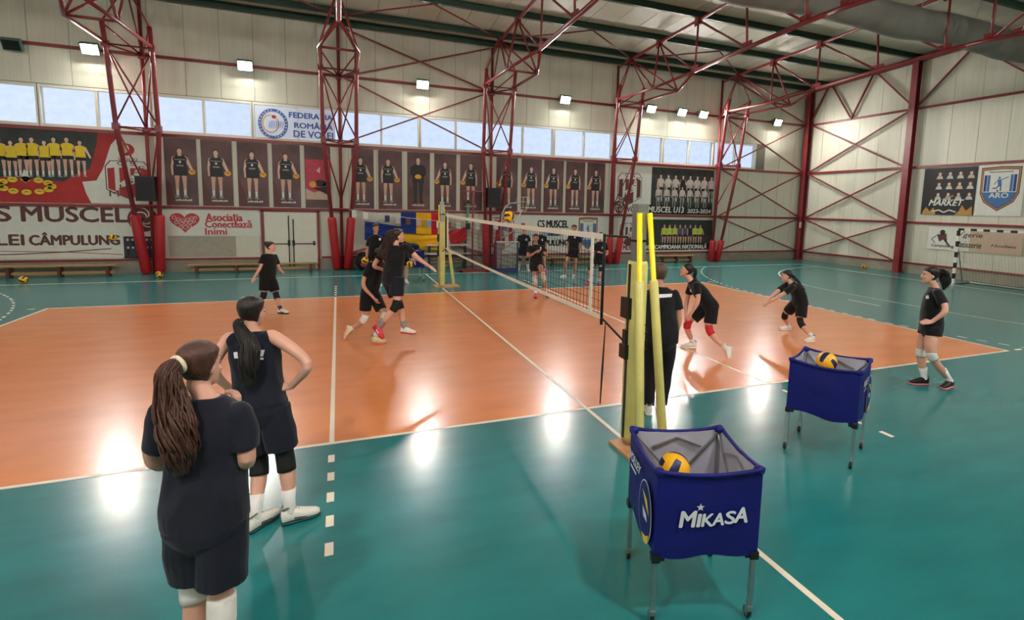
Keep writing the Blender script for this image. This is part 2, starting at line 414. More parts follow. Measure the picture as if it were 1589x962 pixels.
# ---- cross bracing between columns and on the gable wall
def brace(name, label, segs, w=.07, group='steel wall braces'):
    t = thing(name, label, 'brace', segs[0][0], group)
    for a, b in segs: G().bar(a, b, w, .05).obj('bar', M_RED, t)
    return t
yb = 14.98; x1, x2 = COLX[2]+.1, COLX[3]-.1
for z0, z1, nm in ((4.65, 7.0, 'over the windows'), (7.0, 8.7, 'under the roof')):
    brace('cross_brace', 'red cross brace between the door column and the flag side column, ' + nm, [((x1, yb, z0), (x2, yb, z1)), ((x1, yb-.06, z1), (x2, yb-.06, z0))])
x1, x2 = COLX[5]+.1, XR-.3
ZL = [0.44, 2.20, 4.56, 7.05, 8.95]; ZW = ['lowest', 'second from the floor', 'third from the floor', 'topmost under the roof']
for k in range(4):
    brace('cross_brace', 'red cross brace on the back wall next to the corner, ' + ZW[k], [((x1, yb, ZL[k]), (x2, yb, ZL[k+1])), ((x1, yb-.06, ZL[k+1]), (x2, yb-.06, ZL[k]))])
gx = XR-.13; yc, y2 = 15.0, 9.62
for k in range(3):
    brace('cross_brace', 'red cross brace on the gable wall between corner and tall column, ' + ZW[k], [((gx, yc-.15, ZL[k]), (gx, y2+.1, ZL[k+1])), ((gx-.06, yc-.15, ZL[k+1]), (gx-.06, y2+.1, ZL[k]))], .09)
brace('zigzag_brace', 'red zigzag brace under the roof at the gable wall', [((gx, yc, 7.05), (gx, 13.9, 9.0)), ((gx, 13.9, 9.0), (gx, 12.6, 7.05)), ((gx, 12.6, 7.05), (gx, 11.6, 9.05)), ((gx, 11.6, 9.05), (gx, y2, 7.05)), ((gx, y2, 7.05), (gx, 7.6, 9.1)), ((gx, 7.6, 9.1), (gx, 5.0, 7.05))], .09)
brace('stay_bar', 'pair of short red stay bars low beside the door column', [((COLX[2]+.3, 14.9, .62), (COLX[2]+2.2, 15.05, 1.15)), ((COLX[2]+.3, 14.9, .58), (COLX[2]+2.2, 15.05, .60))], .1)
brace('stay_bar', 'slanting red stay bar low left of the padded column with the hoop', [((COLX[3]-.4, 14.9, .55), (COLX[3]-3.0, 15.05, 1.35))], .1)
def h_column(x, y, label, ztop):
    t = thing('steel_column', label, 'column', (x, y, 0))
    for s in (-1, 1): G().span((x+s*.12-.012, y-.13, 0), (x+s*.12+.012, y+.13, ztop)).obj('flange', M_RED, t)
    G().span((x-.11, y-.012, 0), (x+.11, y+.012, ztop)).obj('web', M_RED, t)
    G().span((x-.17, y-.18, 0), (x+.17, y+.18, .03)).obj('base_plate', M_RED, t)
h_column(XR-.25, YB-.28, 'dark red steel column standing in the bare corner', 8.95)
h_column(XR-.25, y2, 'tall red steel column in the gable wall beside the dark sponsor poster', 9.15)
h_column(XR-.25, 3.9, 'red steel column in the gable wall beyond the handball goal', 9.35)
g = G(); t = thing('gable_rafter', 'red rafter following the roof edge along the gable wall', 'rafter', (XR-.2, YMID, 9))
for ya, yb_ in ((YB-.1, YMID), (YMID, YN)): G().bar((XR-.2, ya, zr(ya)-.2), (XR-.2, yb_, zr(yb_)-.2), .12, .2).obj('beam', M_RED, t)
# small red alarm box on the corner column
tag(G().box((XR-.42, YB-.42, 1.85), (.1, .06, .3)).obj('call_box', mat('pale_box', (200, 190, 180), .5)), 'small pale call box on the corner column', 'box')

# ---- grey textile duct hung between trusses near the ridge
def duct():
    rings = []
    for k in range(36):
        xx = 4.0 + (XR-.1-4.0)*k/35; sag = .05*math.sin(xx*1.1)
        r = .47 + .03*noise.noise(Vector((xx*.8, 3, 1)))
        ring = []
        for j in range(24):
            a = 6.28318*j/24; w = 1 + .05*noise.noise(Vector((xx*1.7, a*1.5, 0)))
            ring.append(Vector((xx, 5.55 + r*w*math.cos(a)*1.0, 8.35 - sag + r*w*math.sin(a)*.95)))
        rings.append(ring)
    g = G(); g.rings(rings)
    t = thing('textile_duct', 'grey sagging textile air duct hung under the roof at the upper right', 'duct', (12, 5.55, 8))
    g.obj('sleeve', mat('grey_duct_fabric', (122, 120, 112), .85, var=.12, vscale=2, bump=.3, bscale=6), t, True)
    for k in range(6): G().tube([(6+2.6*k, 5.55, 8.75), (6+2.6*k, 5.4, zr(5.4)-.05)], .012, 6).obj('hanger', M_METAL, t)
duct()

# ---- floodlights on the upper rail (each a lamp with a lit face)
M_LAMP_F = mat('lit_lamp_glass_far', (255, 250, 235), .3, var=0, emit=(1.0, .95, .88, LAMP_FAR))
M_LAMP_N = mat('lit_lamp_glass_near', (255, 250, 235), .3, var=0, emit=(1.0, .95, .88, LAMP_NEAR))
M_HOUS = mat('green_grey_lamp_housing', (70, 110, 100), .5)
def floodlight(x, y, z, sgn, label, lit=True, m=None, group='floodlights on the upper rail'):
    t = thing('floodlight', label, 'lamp', (x, y, z), group)
    tilt = math.radians(27); n = Vector((0, -sgn*math.cos(tilt), -math.sin(tilt))); up = Vector((0, -sgn*math.sin(tilt), math.cos(tilt))); r = Vector((1, 0, 0))
    M = Matrix((r, n, up)).transposed(); c = Vector((x, y, z))
    G().box(c - n*.07, (.44, .13, .34), M=M).obj('housing', M_HOUS, t)
    g = G()
    for k in range(5): g.box(c - n*.16 + r*(-.16+.08*k), (.015, .06, .28), M=M)
    g.obj('cooling_fins', M_HOUS, t)
    G().box(c + n*.06 + up*.165, (.44, .14, .008), M=M).obj('added_hood', M_HOUS, t)  # plate added to cut upward light, keeping roof and upper walls darker
    G().box(c + n*.004, (.38, .012, .28), M=M).obj('lens', m if lit else M_BLACK, t)
    G().tube([c - r*.24 - n*.06, c - r*.24 - n*.06 + Vector((0, sgn*.2, .1)), c + r*.24 - n*.06 + Vector((0, sgn*.2, .1)), c + r*.24 - n*.06], .014, 6).obj('bracket', M_METAL, t)
LX = [-15.9, -9.90, -5.72, 0.19, 6.12, 10.38, 12.06, 13.28, 17.9]
LL = ['left of the banner wall, outside the picture', 'leftmost lit floodlight, at the column with the speaker', 'lit floodlight above the window left of the federation sign', 'lit floodlight above the flags', 'lit floodlight above the team name banner', 'lit floodlight just right of the column behind the net post', 'lit floodlight, left one of the close pair', 'lit floodlight, right one of the close pair', 'lit floodlight alone next to the bare corner']
for x, l in zip(LX, LL): floodlight(x, 14.85, 7.0, 1, l, True, M_LAMP_F)
floodlight(-11.75, 14.85, 6.88, 1, 'unlit green grey floodlight at the far left of the wall', False)
for k, x in enumerate([-17.5, -11.5, -5.7, 0.2, 6.1, 12.0]):
    floodlight(x, YN+.35, 7.0, -1, 'lit floodlight high on the wall behind the viewer', True, M_LAMP_N, 'floodlights behind the viewer')
# ================================================================ banners, posters, door and flags on the walls
YP = YB - .045
X3, Z3 = Vector((1, 0, 0)), Vector((0, 0, 1))
BF = (Vector((0, YP, 0)), X3, Z3, Vector((0, -1, 0)))                     # frame of the back wall: x, z
RF = (Vector((XR-.05, 0, 0)), Vector((0, -1, 0)), Z3, Vector((-1, 0, 0)))  # frame of the gable wall: -y, z
BF2 = (BF[0] + Vector((0, -.03, 0)), X3, Z3, BF[3])
def wp(u, v): p = at(u, v, y=YP); return (p.x, p.z)
def rp_(u, v): p = at(u, v, x=XR-.05); return (-p.y, p.z)
def flatmat(n, rgb, **k): return mat('print_' + n, rgb, k.pop('rough', .55), var=k.pop('var', .04), **k)
P_WHITE = flatmat('white', (222, 222, 212)); P_DARK = flatmat('dark_brown', (82, 60, 61), var=.15, vscale=1.5, col2=(106, 76, 76)); P_BLK = flatmat('black', (24, 22, 24))
P_MAR = flatmat('maroon', (98, 52, 50)); P_RED = flatmat('red', (176, 34, 36), var=.15, vscale=2); P_SKIN = flatmat('skin', (224, 186, 168)); P_LEG = flatmat('leg', (214, 168, 148))
P_YEL = flatmat('yellow', (236, 200, 40)); P_ORG = flatmat('ball_orange', (232, 168, 60)); P_GREY = flatmat('grey', (150, 148, 142)); P_SHIRT = flatmat('jersey', (34, 32, 36))
P_BLUE = flatmat('blue', (62, 110, 168)); P_LBLUE = flatmat('light_blue', (128, 170, 210)); P_NAVY = flatmat('navy', (24, 44, 104)); P_GOLD = flatmat('gold', (190, 140, 70)); P_HEART = flatmat('heart_red', (190, 50, 58))
P_GOLDF = flatmat('flag_yellow', (240, 178, 20), rough=.8); P_BF = flatmat('flag_blue', (22, 50, 124), rough=.8); P_RF = flatmat('flag_red', (200, 24, 40), rough=.8)
P_PHOTO = flatmat('photo_dark', (52, 54, 52), var=.3, vscale=4); P_HAIR = flatmat('hair', (44, 32, 28)); P_PINK = flatmat('pink_red', (190, 60, 84), var=.2, vscale=3); P_LIME = flatmat('lime', (196, 214, 60)); P_PURP = flatmat('purple', (92, 78, 104)); P_LGREY = flatmat('shirt_grey', (196, 192, 188))
P_PEACH = flatmat('faded_peach', (206, 176, 152))
def banner(name, label, x0, z0, x1, z1, m, cat='banner', group=None, fr=BF, th=.012):
    o, r, u, n = fr
    c = o + r*((x0+x1)/2) + u*z0
    t = thing(name, label, cat, tuple(c), group)
    G().prism([(x0, z0), (x1, z0), (x1, z1), (x0, z1)], o + n*0.0, r, u, th).obj('panel', m, t) if r.cross(u).dot(n) > 0 else G().prism([(x0, z0), (x0, z1), (x1, z1), (x1, z0)], o, u, r, th).obj('panel', m, t)
    return t
L1, L2, L3, L4, L5 = .015, .018, .021, .024, .027
def figure(p, cx, zb, h, ball=1, kind='player', shirt=None, L=L1, legm=None):
    sh = shirt or P_SHIRT; q = lambda pts: [(cx + x*h, zb + z*h) for x, z in pts]
    lm = legm or P_LEG
    for s in (-1, 1):
        if kind == 'coach': p.poly(q([(s*.02, .5), (s*.115, .5), (s*.085, .04), (s*.03, .04)]), P_SHIRT, L)
        else:
            p.poly(q([(s*.015, .48), (s*.105, .5), (s*.095, .28), (s*.085, .05), (s*.045, .05), (s*.035, .28)]), lm, L)
            p.poly(q([(s*.04, .16), (s*.09, .16), (s*.085, .04), (s*.045, .04)]), P_WHITE, L2)
        p.poly(q([(s*.035, .045), (s*.09, .05), (s*.12, .0), (s*.04, .0)]), P_BLK if kind == 'coach' else P_GREY, L3)
    p.poly(q([(-.125, .44), (.125, .44), (.115, .56), (-.115, .56)]), P_SHIRT if kind != 'team' else P_BLK, L2)
    p.poly(q([(-.12, .53), (.12, .53), (.1, .68), (.125, .78), (.07, .845), (-.07, .845), (-.125, .78), (-.1, .68)]), sh, L3)
    if kind == 'coach':
        for s in (-1, 1): p.poly(q([(s*.09, .83), (s*.16, .78), (s*.17, .62), (s*.04, .55), (s*.04, .6), (s*.11, .64)]), sh, L3)
        p.ell(cx, zb+.575*h, .075*h, .05*h, P_ORG, L5)
    else:
        b = ball; am = P_SKIN
        p.poly(q([(b*.085, .835), (b*.135, .8), (b*.21, .6), (b*.235, .52), (b*.2, .51), (b*.165, .58), (b*.1, .72)]), am, L2)
        p.poly(q([(-b*.085, .835), (-b*.135, .8), (-b*.16, .62), (-b*.15, .45), (-b*.115, .45), (-b*.125, .62), (-b*.1, .72)]), am, L2)
        if kind == 'player':
            p.ell(cx + b*.2*h, zb+.52*h, .062*h, .055*h, P_ORG, L4)
            p.poly(q([(b*.15, .53), (b*.2, .545), (b*.25, .51), (b*.2, .525)]), P_MAR, L5)
            p.poly(q([(-.06, .625), (.06, .625), (.06, .655), (-.06, .655)]), P_GREY, L4); p.poly(q([(-.018, .69), (.018, .69), (.018, .735), (-.018, .735)]), P_WHITE, L4)
            p.line(q([(-.1, .76), (.1, .76)]), .006*h, P_WHITE, L4)
    p.poly(q([(-.03, .83), (.03, .83), (.028, .875), (-.028, .875)]), P_SKIN, L4)
    p.ell(cx, zb+.935*h, .05*h, .066*h, P_HAIR, L4); p.ell(cx, zb+.922*h, .042*h, .056*h, P_SKIN, L5)

def team_crest(p, cx, cz, w, h, parent, fr, name=('C S', 'M', 'U', 'S', 'C', 'E'), red=None):
    red = red or P_RED
    q = lambda pts: [(cx + x*w/2, cz + z*h/2) for x, z in pts]
    sh = [(-.72, .9), (.72, .9), (.95, .62), (.95, -.55), (0, -1.0), (-.95, -.55), (-.95, .62)]
    p.poly(q(sh), P_MAR, L1); p.poly(q([(x*.95, z*.96) for x, z in sh]), P_WHITE, L2)
    for s in (-1, 1): p.poly(q([(s*.55, .55), (s*.85, .5), (s*.85, -.5), (s*.55, -.62)]), red, L3)
    p.poly(q([(-.35, .55), (-.1, .55), (-.1, .0), (-.35, -.2)]), red, L3); p.poly(q([(.12, .55), (.4, .55), (.12, .1)]), red, L3)
    p.poly(q([(-.4, -.45), (.3, -.2), (.3, -.85), (0, -.95), (-.4, -.8)]), red, L3)
    def ch(s, x, z, k=.2): text(s, (cx+(x-k)*w/2, cz+(z-k*.75)*h/2, cx+(x+k)*w/2, cz+(z+k*.75)*h/2), fr, P_MAR, parent, bold=.02, layer=L5)
    ch('C', -.28, .76, .13); ch('S', .25, .76, .13); ch('M', -.62, -.72, .2); ch('U', -.2, -.4, .16); ch('S', .08, -.08, .15); ch('C', .35, .25, .15); ch('E', .62, .55, .14)
def volley_icon(p, cx, cz, r, dark, light, L=L2):
    p.ell(cx, cz, r, r, dark, L, 24)
    for a0 in (0.4, 2.5, 4.6):
        for k, rr in enumerate((.95, .62)):
            pts = [(cx + r*(rr*math.cos(a0+t*.16*(1+k*.3)) * (t/9.0)**.35), cz + r*(rr*math.sin(a0+t*.16*(1+k*.3)) * (t/9.0)**.35)) for t in range(10)]
            p.line(pts, r*.09, light, L+.003)
def aro_crest(p, cx, cz, w, h, parent, fr):
    q = lambda pts, k=1: [(cx + x*w/2*k, cz + z*h/2*k) for x, z in pts]
    sh = [(-1, .96), (0, 1.0), (1, .96), (.98, -.2), (.75, -.6), (0, -1.0), (-.75, -.6), (-.98, -.2)]
    p.poly(q(sh), P_MAR, L1); p.poly(q(sh, .95), P_GOLD, L2); p.poly(q(sh, .9), P_MAR, L2+.0015); p.poly(q(sh, .86), P_WHITE, L3)
    p.poly(q([(-.84, -.15), (.84, -.15), (.82, -.25), (.62, -.54), (0, -.86), (-.62, -.54), (-.82, -.25)]), P_BLUE, L4)
    for s in (-1, 1):
        p.poly(q([(s*.5, .62), (s*.62, .62), (s*.62, -.12), (s*.5, -.12)]), P_BLUE, L4); p.poly(q([(s*.68, .62), (s*.8, .62), (s*.8, -.12), (s*.68, -.12)]), P_NAVY, L4)
        p.poly(q([(s*.62, .62), (s*.68, .62), (s*.68, -.12), (s*.62, -.12)]), P_LBLUE, L4)
    # kicking player silhouette
    p.ell(cx-.02*w, cz+.245*h, .03*w, .026*h, P_BLUE, L5)
    p.poly(q([(-.12, .42), (.06, .42), (.1, .12), (-.08, .14)]), P_BLUE, L5)
    p.line(q([(-.02, .16), (-.16, .02), (-.34, .03)]), .035*w, P_BLUE, L5); p.line(q([(.06, .15), (.07, -.1)]), .035*w, P_BLUE, L5); p.line(q([(-.1, .38), (-.28, .2)]), .022*w, P_BLUE, L5); p.line(q([(.05, .4), (.4, .52)]), .022*w, P_BLUE, L5)
    p.ell(cx-.04*w, cz-.045*h, .025*w, .02*h, P_NAVY, L5)
    p.rect(cx-.3*w, cz+.36*h, cx+.3*w, cz+.39*h, P_GREY, L4)
    text('ARO', (cx-.24*w, cz-.2*h, cx+.24*w, cz-.09*h), fr, P_WHITE, parent, bold=.045, layer=L5)

# ---- tall player posters
XS = [(256,306),(313,361),(369,416),(423,466),(473,513),(546,580),(587,624),(632,667),(674,708),(714,748),(770,803),(809,840),(844,874),(878,907),(911,938)]
ORD = ['first', 'second', 'third', 'fourth', 'red', 'fifth', 'sixth', 'coach', 'seventh', 'eighth', 'ninth', 'tenth', 'eleventh', 'twelfth', 'thirteenth']
for i, (u0, u1) in enumerate(XS):
    vm = 265 + .04*((u0+u1)/2 - 300)
    x0, x1 = wp(u0, vm)[0], wp(u1, vm)[0]; z0, z1 = 2.27, 4.49
    if i == 4:
        t = banner('action_poster', 'red action photo poster between player posters, above the double door', x0, z0, x1, z1, P_DARK, 'poster')
        p = Print(BF); w = x1-x0
        p.rect(x0+.02, z0+.3, x1-.02, z0+1.75, P_PINK, L1); p.poly([(x0+.02, z0+.3), (x1-.02, z0+.3), (x1-.02, z0+.75), (x0+.3, z0+.55), (x0+.02, z0+.7)], P_PEACH, L2)
        p.ell(x0+.3*w, z0+.85, .12, .12, P_ORG, L4); p.ell(x0+.6*w, z0+.9, .2, .12, P_BLK, L3); p.ell(x0+.85*w, z0+.75, .14, .2, P_PURP, L3); p.poly([(x0+.25*w, z0+.72), (x0+.9*w, z0+.78), (x0+.95*w, z0+.45), (x0+.6*w, z0+.6)], P_BLK, L4)
        p.poly([(x0+.45*w, z0+1.35), (x0+.6*w, z0+1.5), (x0+.58*w, z0+1.25), (x0+.7*w, z0+1.15)], P_LGREY, L3)
        p.obj('printed_picture', t); continue
    coach = i == 7
    lab = ('dark tall poster of a coach in black holding a ball at the waist' if coach else 'dark tall poster of a player with ball at the hip, %s player from the left' % ORD[i])
    t = banner('player_poster', lab, x0, z0, x1, z1, P_DARK, 'poster', 'player posters above the lower banners')
    p = Print(BF); cx = (x0+x1)/2 + (.04 if i < 5 else -.02); p.poly([(x0, z0), (x0+.35*(x1-x0), z0), (x0, z0+1.1)], P_MAR, .0135)
    figure(p, cx - (.06 if i in (0, 1, 2, 3, 5, 6) else 0), z0+.26, 1.66 if not coach else 1.78, 1 if i < 7 else -1, 'coach' if coach else 'player')
    for k in range(9): p.rect(cx-.24+.054*k, z0+.15, cx-.2+.054*k, z0+.19+.012*(k % 3), P_WHITE, L1)
    p.rect(cx-.2, z0+.105, cx+.22, z0+.117, P_RED, L1)
    p.obj('printed_figure', t)

# ---- red team banner at the far left
x0, x1 = -15.0, wp(235, 250)[0]; z0, z1 = 2.27, 4.50
t = banner('team_banner', 'large red team banner with row of players in yellow jerseys, upper left', x0, z0, x1, z1, P_RED)
p = Print(BF); c = lambda u, v: wp(u, v)
p.poly([(x0, z0+1.0), (x0, z1), c(152, 205), c(150, 225), c(140, 262), c(112, 272), c(100, 282), (x0, z0+.95)], P_PHOTO, .0135)
p.poly([c(225, 206), c(190, 204), c(172, 225), c(160, 262), c(150, 280), c(128, 282), c(134, 300), c(142, 315), (x1, z0), (x1, z1)], P_WHITE, .0135)
for k, u in enumerate((-58, -38, -18, 2, 20, 37, 53, 72, 87, 107, 127)):
    a = wp(u, 262); top = wp(u, 215 + (5 if k % 3 == 1 else 0)); figure(p, a[0], a[1]-.25, (top[1]-a[1])+.3, 1, 'team', P_YEL)
p.obj('printed_team', t)
p = Print(BF); cx, cz = wp(41, 288)
for k in range(12):
    a = 6.283*k/12; bx, bz = cx + .62*math.cos(a), cz + .2*math.sin(a)
    p.ell(bx, bz, .12, .085, P_YEL, L4); p.poly([(bx-.1, bz-.02), (bx, bz+.03), (bx+.1, bz-.01), (bx, bz+.005)], P_BLK, L5)
p.poly([wp(38, 262), wp(48, 278), wp(40, 284), wp(33, 276)], P_WHITE, L4); p.obj('printed_balls', t)
p = Print(BF); cx, cz = wp(199, 278); team_crest(p, cx, cz, 1.25, 1.3, t, BF)
cx, cz = wp(196, 232); p.ell(cx, cz, .22, .2, P_RED, L2); p.ell(cx-.05, cz+.03, .13, .14, P_WHITE, L3); p.poly([(cx-.25, cz+.22), (cx-.05, cz+.2), (cx, cz-.1), (cx-.18, cz-.05)], P_GOLD, L4)
p.obj('printed_crest', t); text('VOLEI', (cx-.24, cz-.36, cx+.28, cz-.27), BF, P_MAR, t, bold=.02, layer=L4)
# ---- club name banner, lower left
x0, x1, z0, z1 = -15.2, wp(238, 350)[0], .52, 2.12
t = banner('club_name_banner', 'white club name banner with big brown letters, lower left', x0, z0, x1, z1, P_WHITE)
a, b = wp(35, 346), wp(197, 323); text('MUSCEL', (a[0], wp(100, 344)[1], b[0], wp(100, 321)[1]), BF, P_MAR, t, bold=.05, layer=L2)
a2 = wp(18, 346)[0]; text('CS', (a2-1.0, wp(100, 344)[1], a2, wp(100, 321)[1]), BF, P_MAR, t, bold=.05, layer=L2)
text('CÂMPULUNG', (wp(47, 380)[0], wp(110, 380)[1], wp(186, 380)[0], wp(110, 361)[1]), BF, P_MAR, t, bold=.05, layer=L2)
text('VOLEI', (wp(38, 380)[0]-1.5, wp(110, 380)[1], wp(38, 380)[0], wp(110, 364)[1]), BF, P_MAR, t, bold=.05, layer=L2)
p = Print(BF); cx, cz = wp(222, 340); volley_icon(p, cx, cz, .42, P_MAR, P_WHITE)
p.line([(x0, z0+.1), (-12.2, z0+.14), (-11, z0+.2), (-9.8, z0+.3)], .03, P_MAR, L1); p.line([(x0, z0+.22), (-12.6, z0+.24), (-11, z0+.2), (-9.5, z0+.1)], .02, P_RED, L1); p.obj('printed_marks', t)
x0, x1 = wp(193, 385)[0], wp(241, 385)[0]
t = banner('team_photo_poster', 'small dark team photo poster behind the pad of the left column', x0, .50, x1, 1.22, P_PHOTO, 'poster', th=.008, fr=BF2)
p = Print(BF2); n = 0
for row, zz in ((0, .98), (1, .72)):
    for k in range(7): p.ell(x0+.12+.13*k, zz, .05, .13, P_BLK if (k+row) % 2 else P_NAVY, L2+.004); p.ell(x0+.12+.13*k, zz+.13, .032, .04, P_SKIN, L3+.004)
p.rect(x0, .5, x1, .56, P_BLK, L3+.004); p.obj('printed_team', t)
# ---- heart banner
x0, x1, z0, z1 = wp(252, 345)[0], wp(404, 345)[0], 1.24, 2.12
t = banner('heart_banner', 'white banner with red heart of people and red serif words', x0, z0, x1, z1, P_WHITE)
p = Print(BF); cx, cz = wp(287, 345); hw, hh = .43, .38; pts = []
for k in range(40):
    a = 6.28318*k/40; X = 16*math.sin(a)**3; Z = 13*math.cos(a)-5*math.cos(2*a)-2*math.cos(3*a)-math.cos(4*a)
    pts.append((cx + X/16*hw, cz + .03 + Z/16*hh))
p.poly(pts, P_HEART, L1)
for (dx, dz, r) in [(-.3, .16, .065), (-.18, .1, .06), (-.05, .07, .06), (.08, .1, .06), (.2, .14, .06), (.31, .17, .05), (-.24, .0, .06), (-.1, -.04, .06), (.03, -.02, .06), (.16, .0, .06), (.27, .03, .05), (-.12, -.16, .06), (.01, -.17, .07), (.14, -.13, .06)]:
    p.ring(cx+dx, cz+dz, r, r, .016, P_WHITE, L3, 12)
p.obj('printed_heart', t)
for s, u0, u1, v0, v1 in (('Asociaţia', 320, 376, 346, 333), ('Conectează', 319, 390, 353, 343), ('Inimi', 319, 352, 364, 355)):
    a, b = wp(u0, v0), wp(u1, v1); text(s, (a[0], a[1], b[0], b[1]+.02), BF, P_HEART, t, bold=.045, layer=L2)
# board fixed below the banner
tag(G().span((wp(262, 380)[0], YB-.04, .50), (wp(366, 380)[0], YB-.02, 1.22)).obj('wall_board', mat('beige_grey_board', (168, 160, 146), .7)), 'beige grey board on the wall under the heart banner', 'board')
# ---- double door
dx0, dx1 = wp(411, 370)[0], wp(492, 370)[0]; dz = 2.10
g = G()
for xx in (dx0-.06, dx1+.06): g.span((xx-.04, YB-.10, 0), (xx+.04, YB, dz+.06))
g.span((dx0-.1, YB-.10, dz), (dx1+.1, YB, dz+.07))
dr = struct(g.obj('door_1', M_RED)); dm = (dx0+dx1)/2
G().span((dx0-.02, YB-.03, 0), (dx1+.02, YB-.01, dz)).obj('door_backing', M_DOOR, dr)
for a, b, s in ((dx0, dm-.004, 1), (dm+.004, dx1, -1)):
    lf = G().span((a, YB-.07, .02), (b, YB-.03, dz-.01)).obj('door_leaf', M_DOOR, dr)
    G().span((a+.04, YB-.12, .93), (b-.04, YB-.085, .97)).obj('push_bar', M_RED, lf)
    xx = b-.07 if s > 0 else a+.07
    G().tube([(xx, YB-.1, .08), (xx, YB-.1, 1.98 if s > 0 else 1.85)], .018, 8).obj('lock_rod', M_BLACK, lf)
    G().box((xx, YB-.1, .98), (.08, .07, .2)).obj('latch_box', M_BLACK, lf)
    if s < 0: G().box((b-.1, YB-.1, .97), (.06, .07, .16)).obj('latch_box', M_BLACK, lf)
# ---- federation sign on the window
M_FILM = bpy.data.materials.new('translucent_window_film'); M_FILM.use_nodes = True
_n = M_FILM.node_tree.nodes; _l = M_FILM.node_tree.links; _b = _n['Principled BSDF']; _b.inputs['Base Color'].default_value = (.8, .86, .95, 1); _b.inputs['Alpha'].default_value = .55; _b.inputs['Roughness'].default_value = .6
MATS['film'] = M_FILM
x0, x1 = wp(396, 190)[0], wp(520, 200)[0]; z0, z1 = WZ0+.06, WZ1-.08
t = banner('federation_sign', 'translucent volleyball federation sign on the window beside the door column', x0, z0, x1, z1, M_FILM, 'sign', th=.004)
p = Print(BF); cx, cz = wp(424, 192); P_SIGN = flatmat('sign_blue', (74, 104, 178))
p.ring(cx, cz, .47, .52, .1, P_SIGN, .008, 36)
for k in range(26):
    if k % 13 == 6: continue
    a = 6.283*k/26; p.rect(cx+.42*math.cos(a)-.018, cz+.465*math.sin(a)-.02, cx+.42*math.cos(a)+.018, cz+.465*math.sin(a)+.02, P_WHITE, .011)
for k in range(7): p.line([(cx-.12+.07*k, cz-.14+.012*k), (cx-.12+.07*k+.02, cz+(.02 if k == 0 else .1))], .012, P_SIGN, .009)
for k in range(5): p.line([(cx-.15, cz-.14+.055*k), (cx+.34, cz-.13+.055*k)], .012, P_SIGN, .009)
p.ell(cx+.03, cz+.24, .07, .06, P_HEART, .009); p.ring(cx-.08, cz, .27, .32, .04, P_ORG, .0085, 24)
p.obj('printed_emblem', t)
for s, u0, u1, v0, v1 in (('FEDERAŢIA', 449, 516, 187, 176), ('ROMÂNĂ', 457, 516, 200, 189), ('DE VOLEI', 456, 517, 214, 204)):
    text(s, (wp(u0, v0)[0], wp(482, v0)[1], wp(u1, v0)[0], wp(482, v1)[1]), BF, P_SIGN, t, bold=.045, layer=.009)
# ---- team name banner behind the net
x0, x1, z0, z1 = wp(757, 350)[0], wp(944, 350)[0], .53, 2.13
t = banner('team_name_banner', 'white banner with black brush letters and two crests behind the net', x0, z0, x1, z1, P_WHITE)
p = Print(BF); cx, cz = wp(777, 362); team_crest(p, cx, cz, 1.25, 1.5, t, BF)
p.obj('printed_crest', t); p = Print(BF); cx, cz = wp(912, 362); aro_crest(p, cx, cz, .95, 1.45, t, BF); p.obj('printed_crest', t)
p = Print(BF); p.ell(*wp(858, 362), .55, .14, P_LBLUE, L1); p.obj('printed_cloud', t)
for s, u0, u1, v0, v1 in (('CS MUSCEL', 834, 881, 353, 342), ('ARO', 850, 868, 366, 357), ('CÂMPULUNG', 826, 881, 381, 370)):
    text(s, (wp(u0, v0)[0], wp(858, v0)[1], wp(u1, v0)[0], wp(858, v1)[1]), BF, P_BLK, t, bold=.06, layer=L3)
# ---- under-13 team banner and its lower neighbour
x0, x1, z0, z1 = wp(952, 300)[0], wp(1106, 300)[0], 2.27, 4.46; xm = wp(1010, 300)[0]
t = banner('youth_team_banner', 'banner with crest and grey photo of youth team in white shirts', x0, z0, x1, z1, P_WHITE)
p = Print(BF); p.rect(xm, z0, x1, z1, P_PHOTO, .0135); p.rect(x0, z0, xm, z0+.42, P_WHITE, .0135); p.rect(xm-.35, z0, x1, z0+.44, P_BLK, L1)
for k in range(7): figure(p, xm+.4+.45*k, z0+.35, .98, 1, 'team', P_LGREY, L3, P_GREY)
p.obj('printed_front_row', t); p = Print(BF)
for k in range(8): figure(p, xm+.5+.42*k, z0+.6, 1.28, 1, 'team', P_SHIRT if k == 3 else P_LGREY, L1, P_GREY)
p.obj('printed_back_row', t); p = Print(BF); cx, cz = wp(977, 292); team_crest(p, cx, cz, 1.35, 1.5, t, BF, red=P_MAR); volley_icon(p, *wp(961, 321), .3, P_MAR, P_WHITE, L2); p.obj('printed_crest', t)
text('VOLEI', (wp(972, 325)[0], z0+.08, wp(996, 325)[0], z0+.34), BF, P_MAR, t, bold=.045, shear=.12, layer=L4)
text('CS', (wp(997, 325)[0], z0+.08, wp(1003, 325)[0], z0+.34), BF, P_WHITE, t, bold=.045, shear=.12, layer=L5)
text('MUSCEL U13', (wp(1005, 325)[0], z0+.09, wp(1060, 325)[0], z0+.36), BF, P_WHITE, t, bold=.045, shear=.12, layer=L5)
text('2023-2024', (wp(1066, 325)[0], z0+.09, wp(1102, 325)[0], z0+.28), BF, P_WHITE, t, bold=.045, shear=.12, layer=L5)
x0, x1, z0, z1 = wp(958, 365)[0], wp(1105, 365)[0], .50, 2.08
t = banner('vice_champion_banner', 'banner with photo of players in lime jerseys and slanted white words', x0, z0, x1, z1, P_WHITE)
p = Print(BF); p.rect(wp(1000, 365)[0], z0+.06, x1-.02, z1-.05, P_PHOTO, .0135); p.rect(wp(1000, 365)[0], z0+.06, x1-.02, z0+.36, P_BLK, L1)
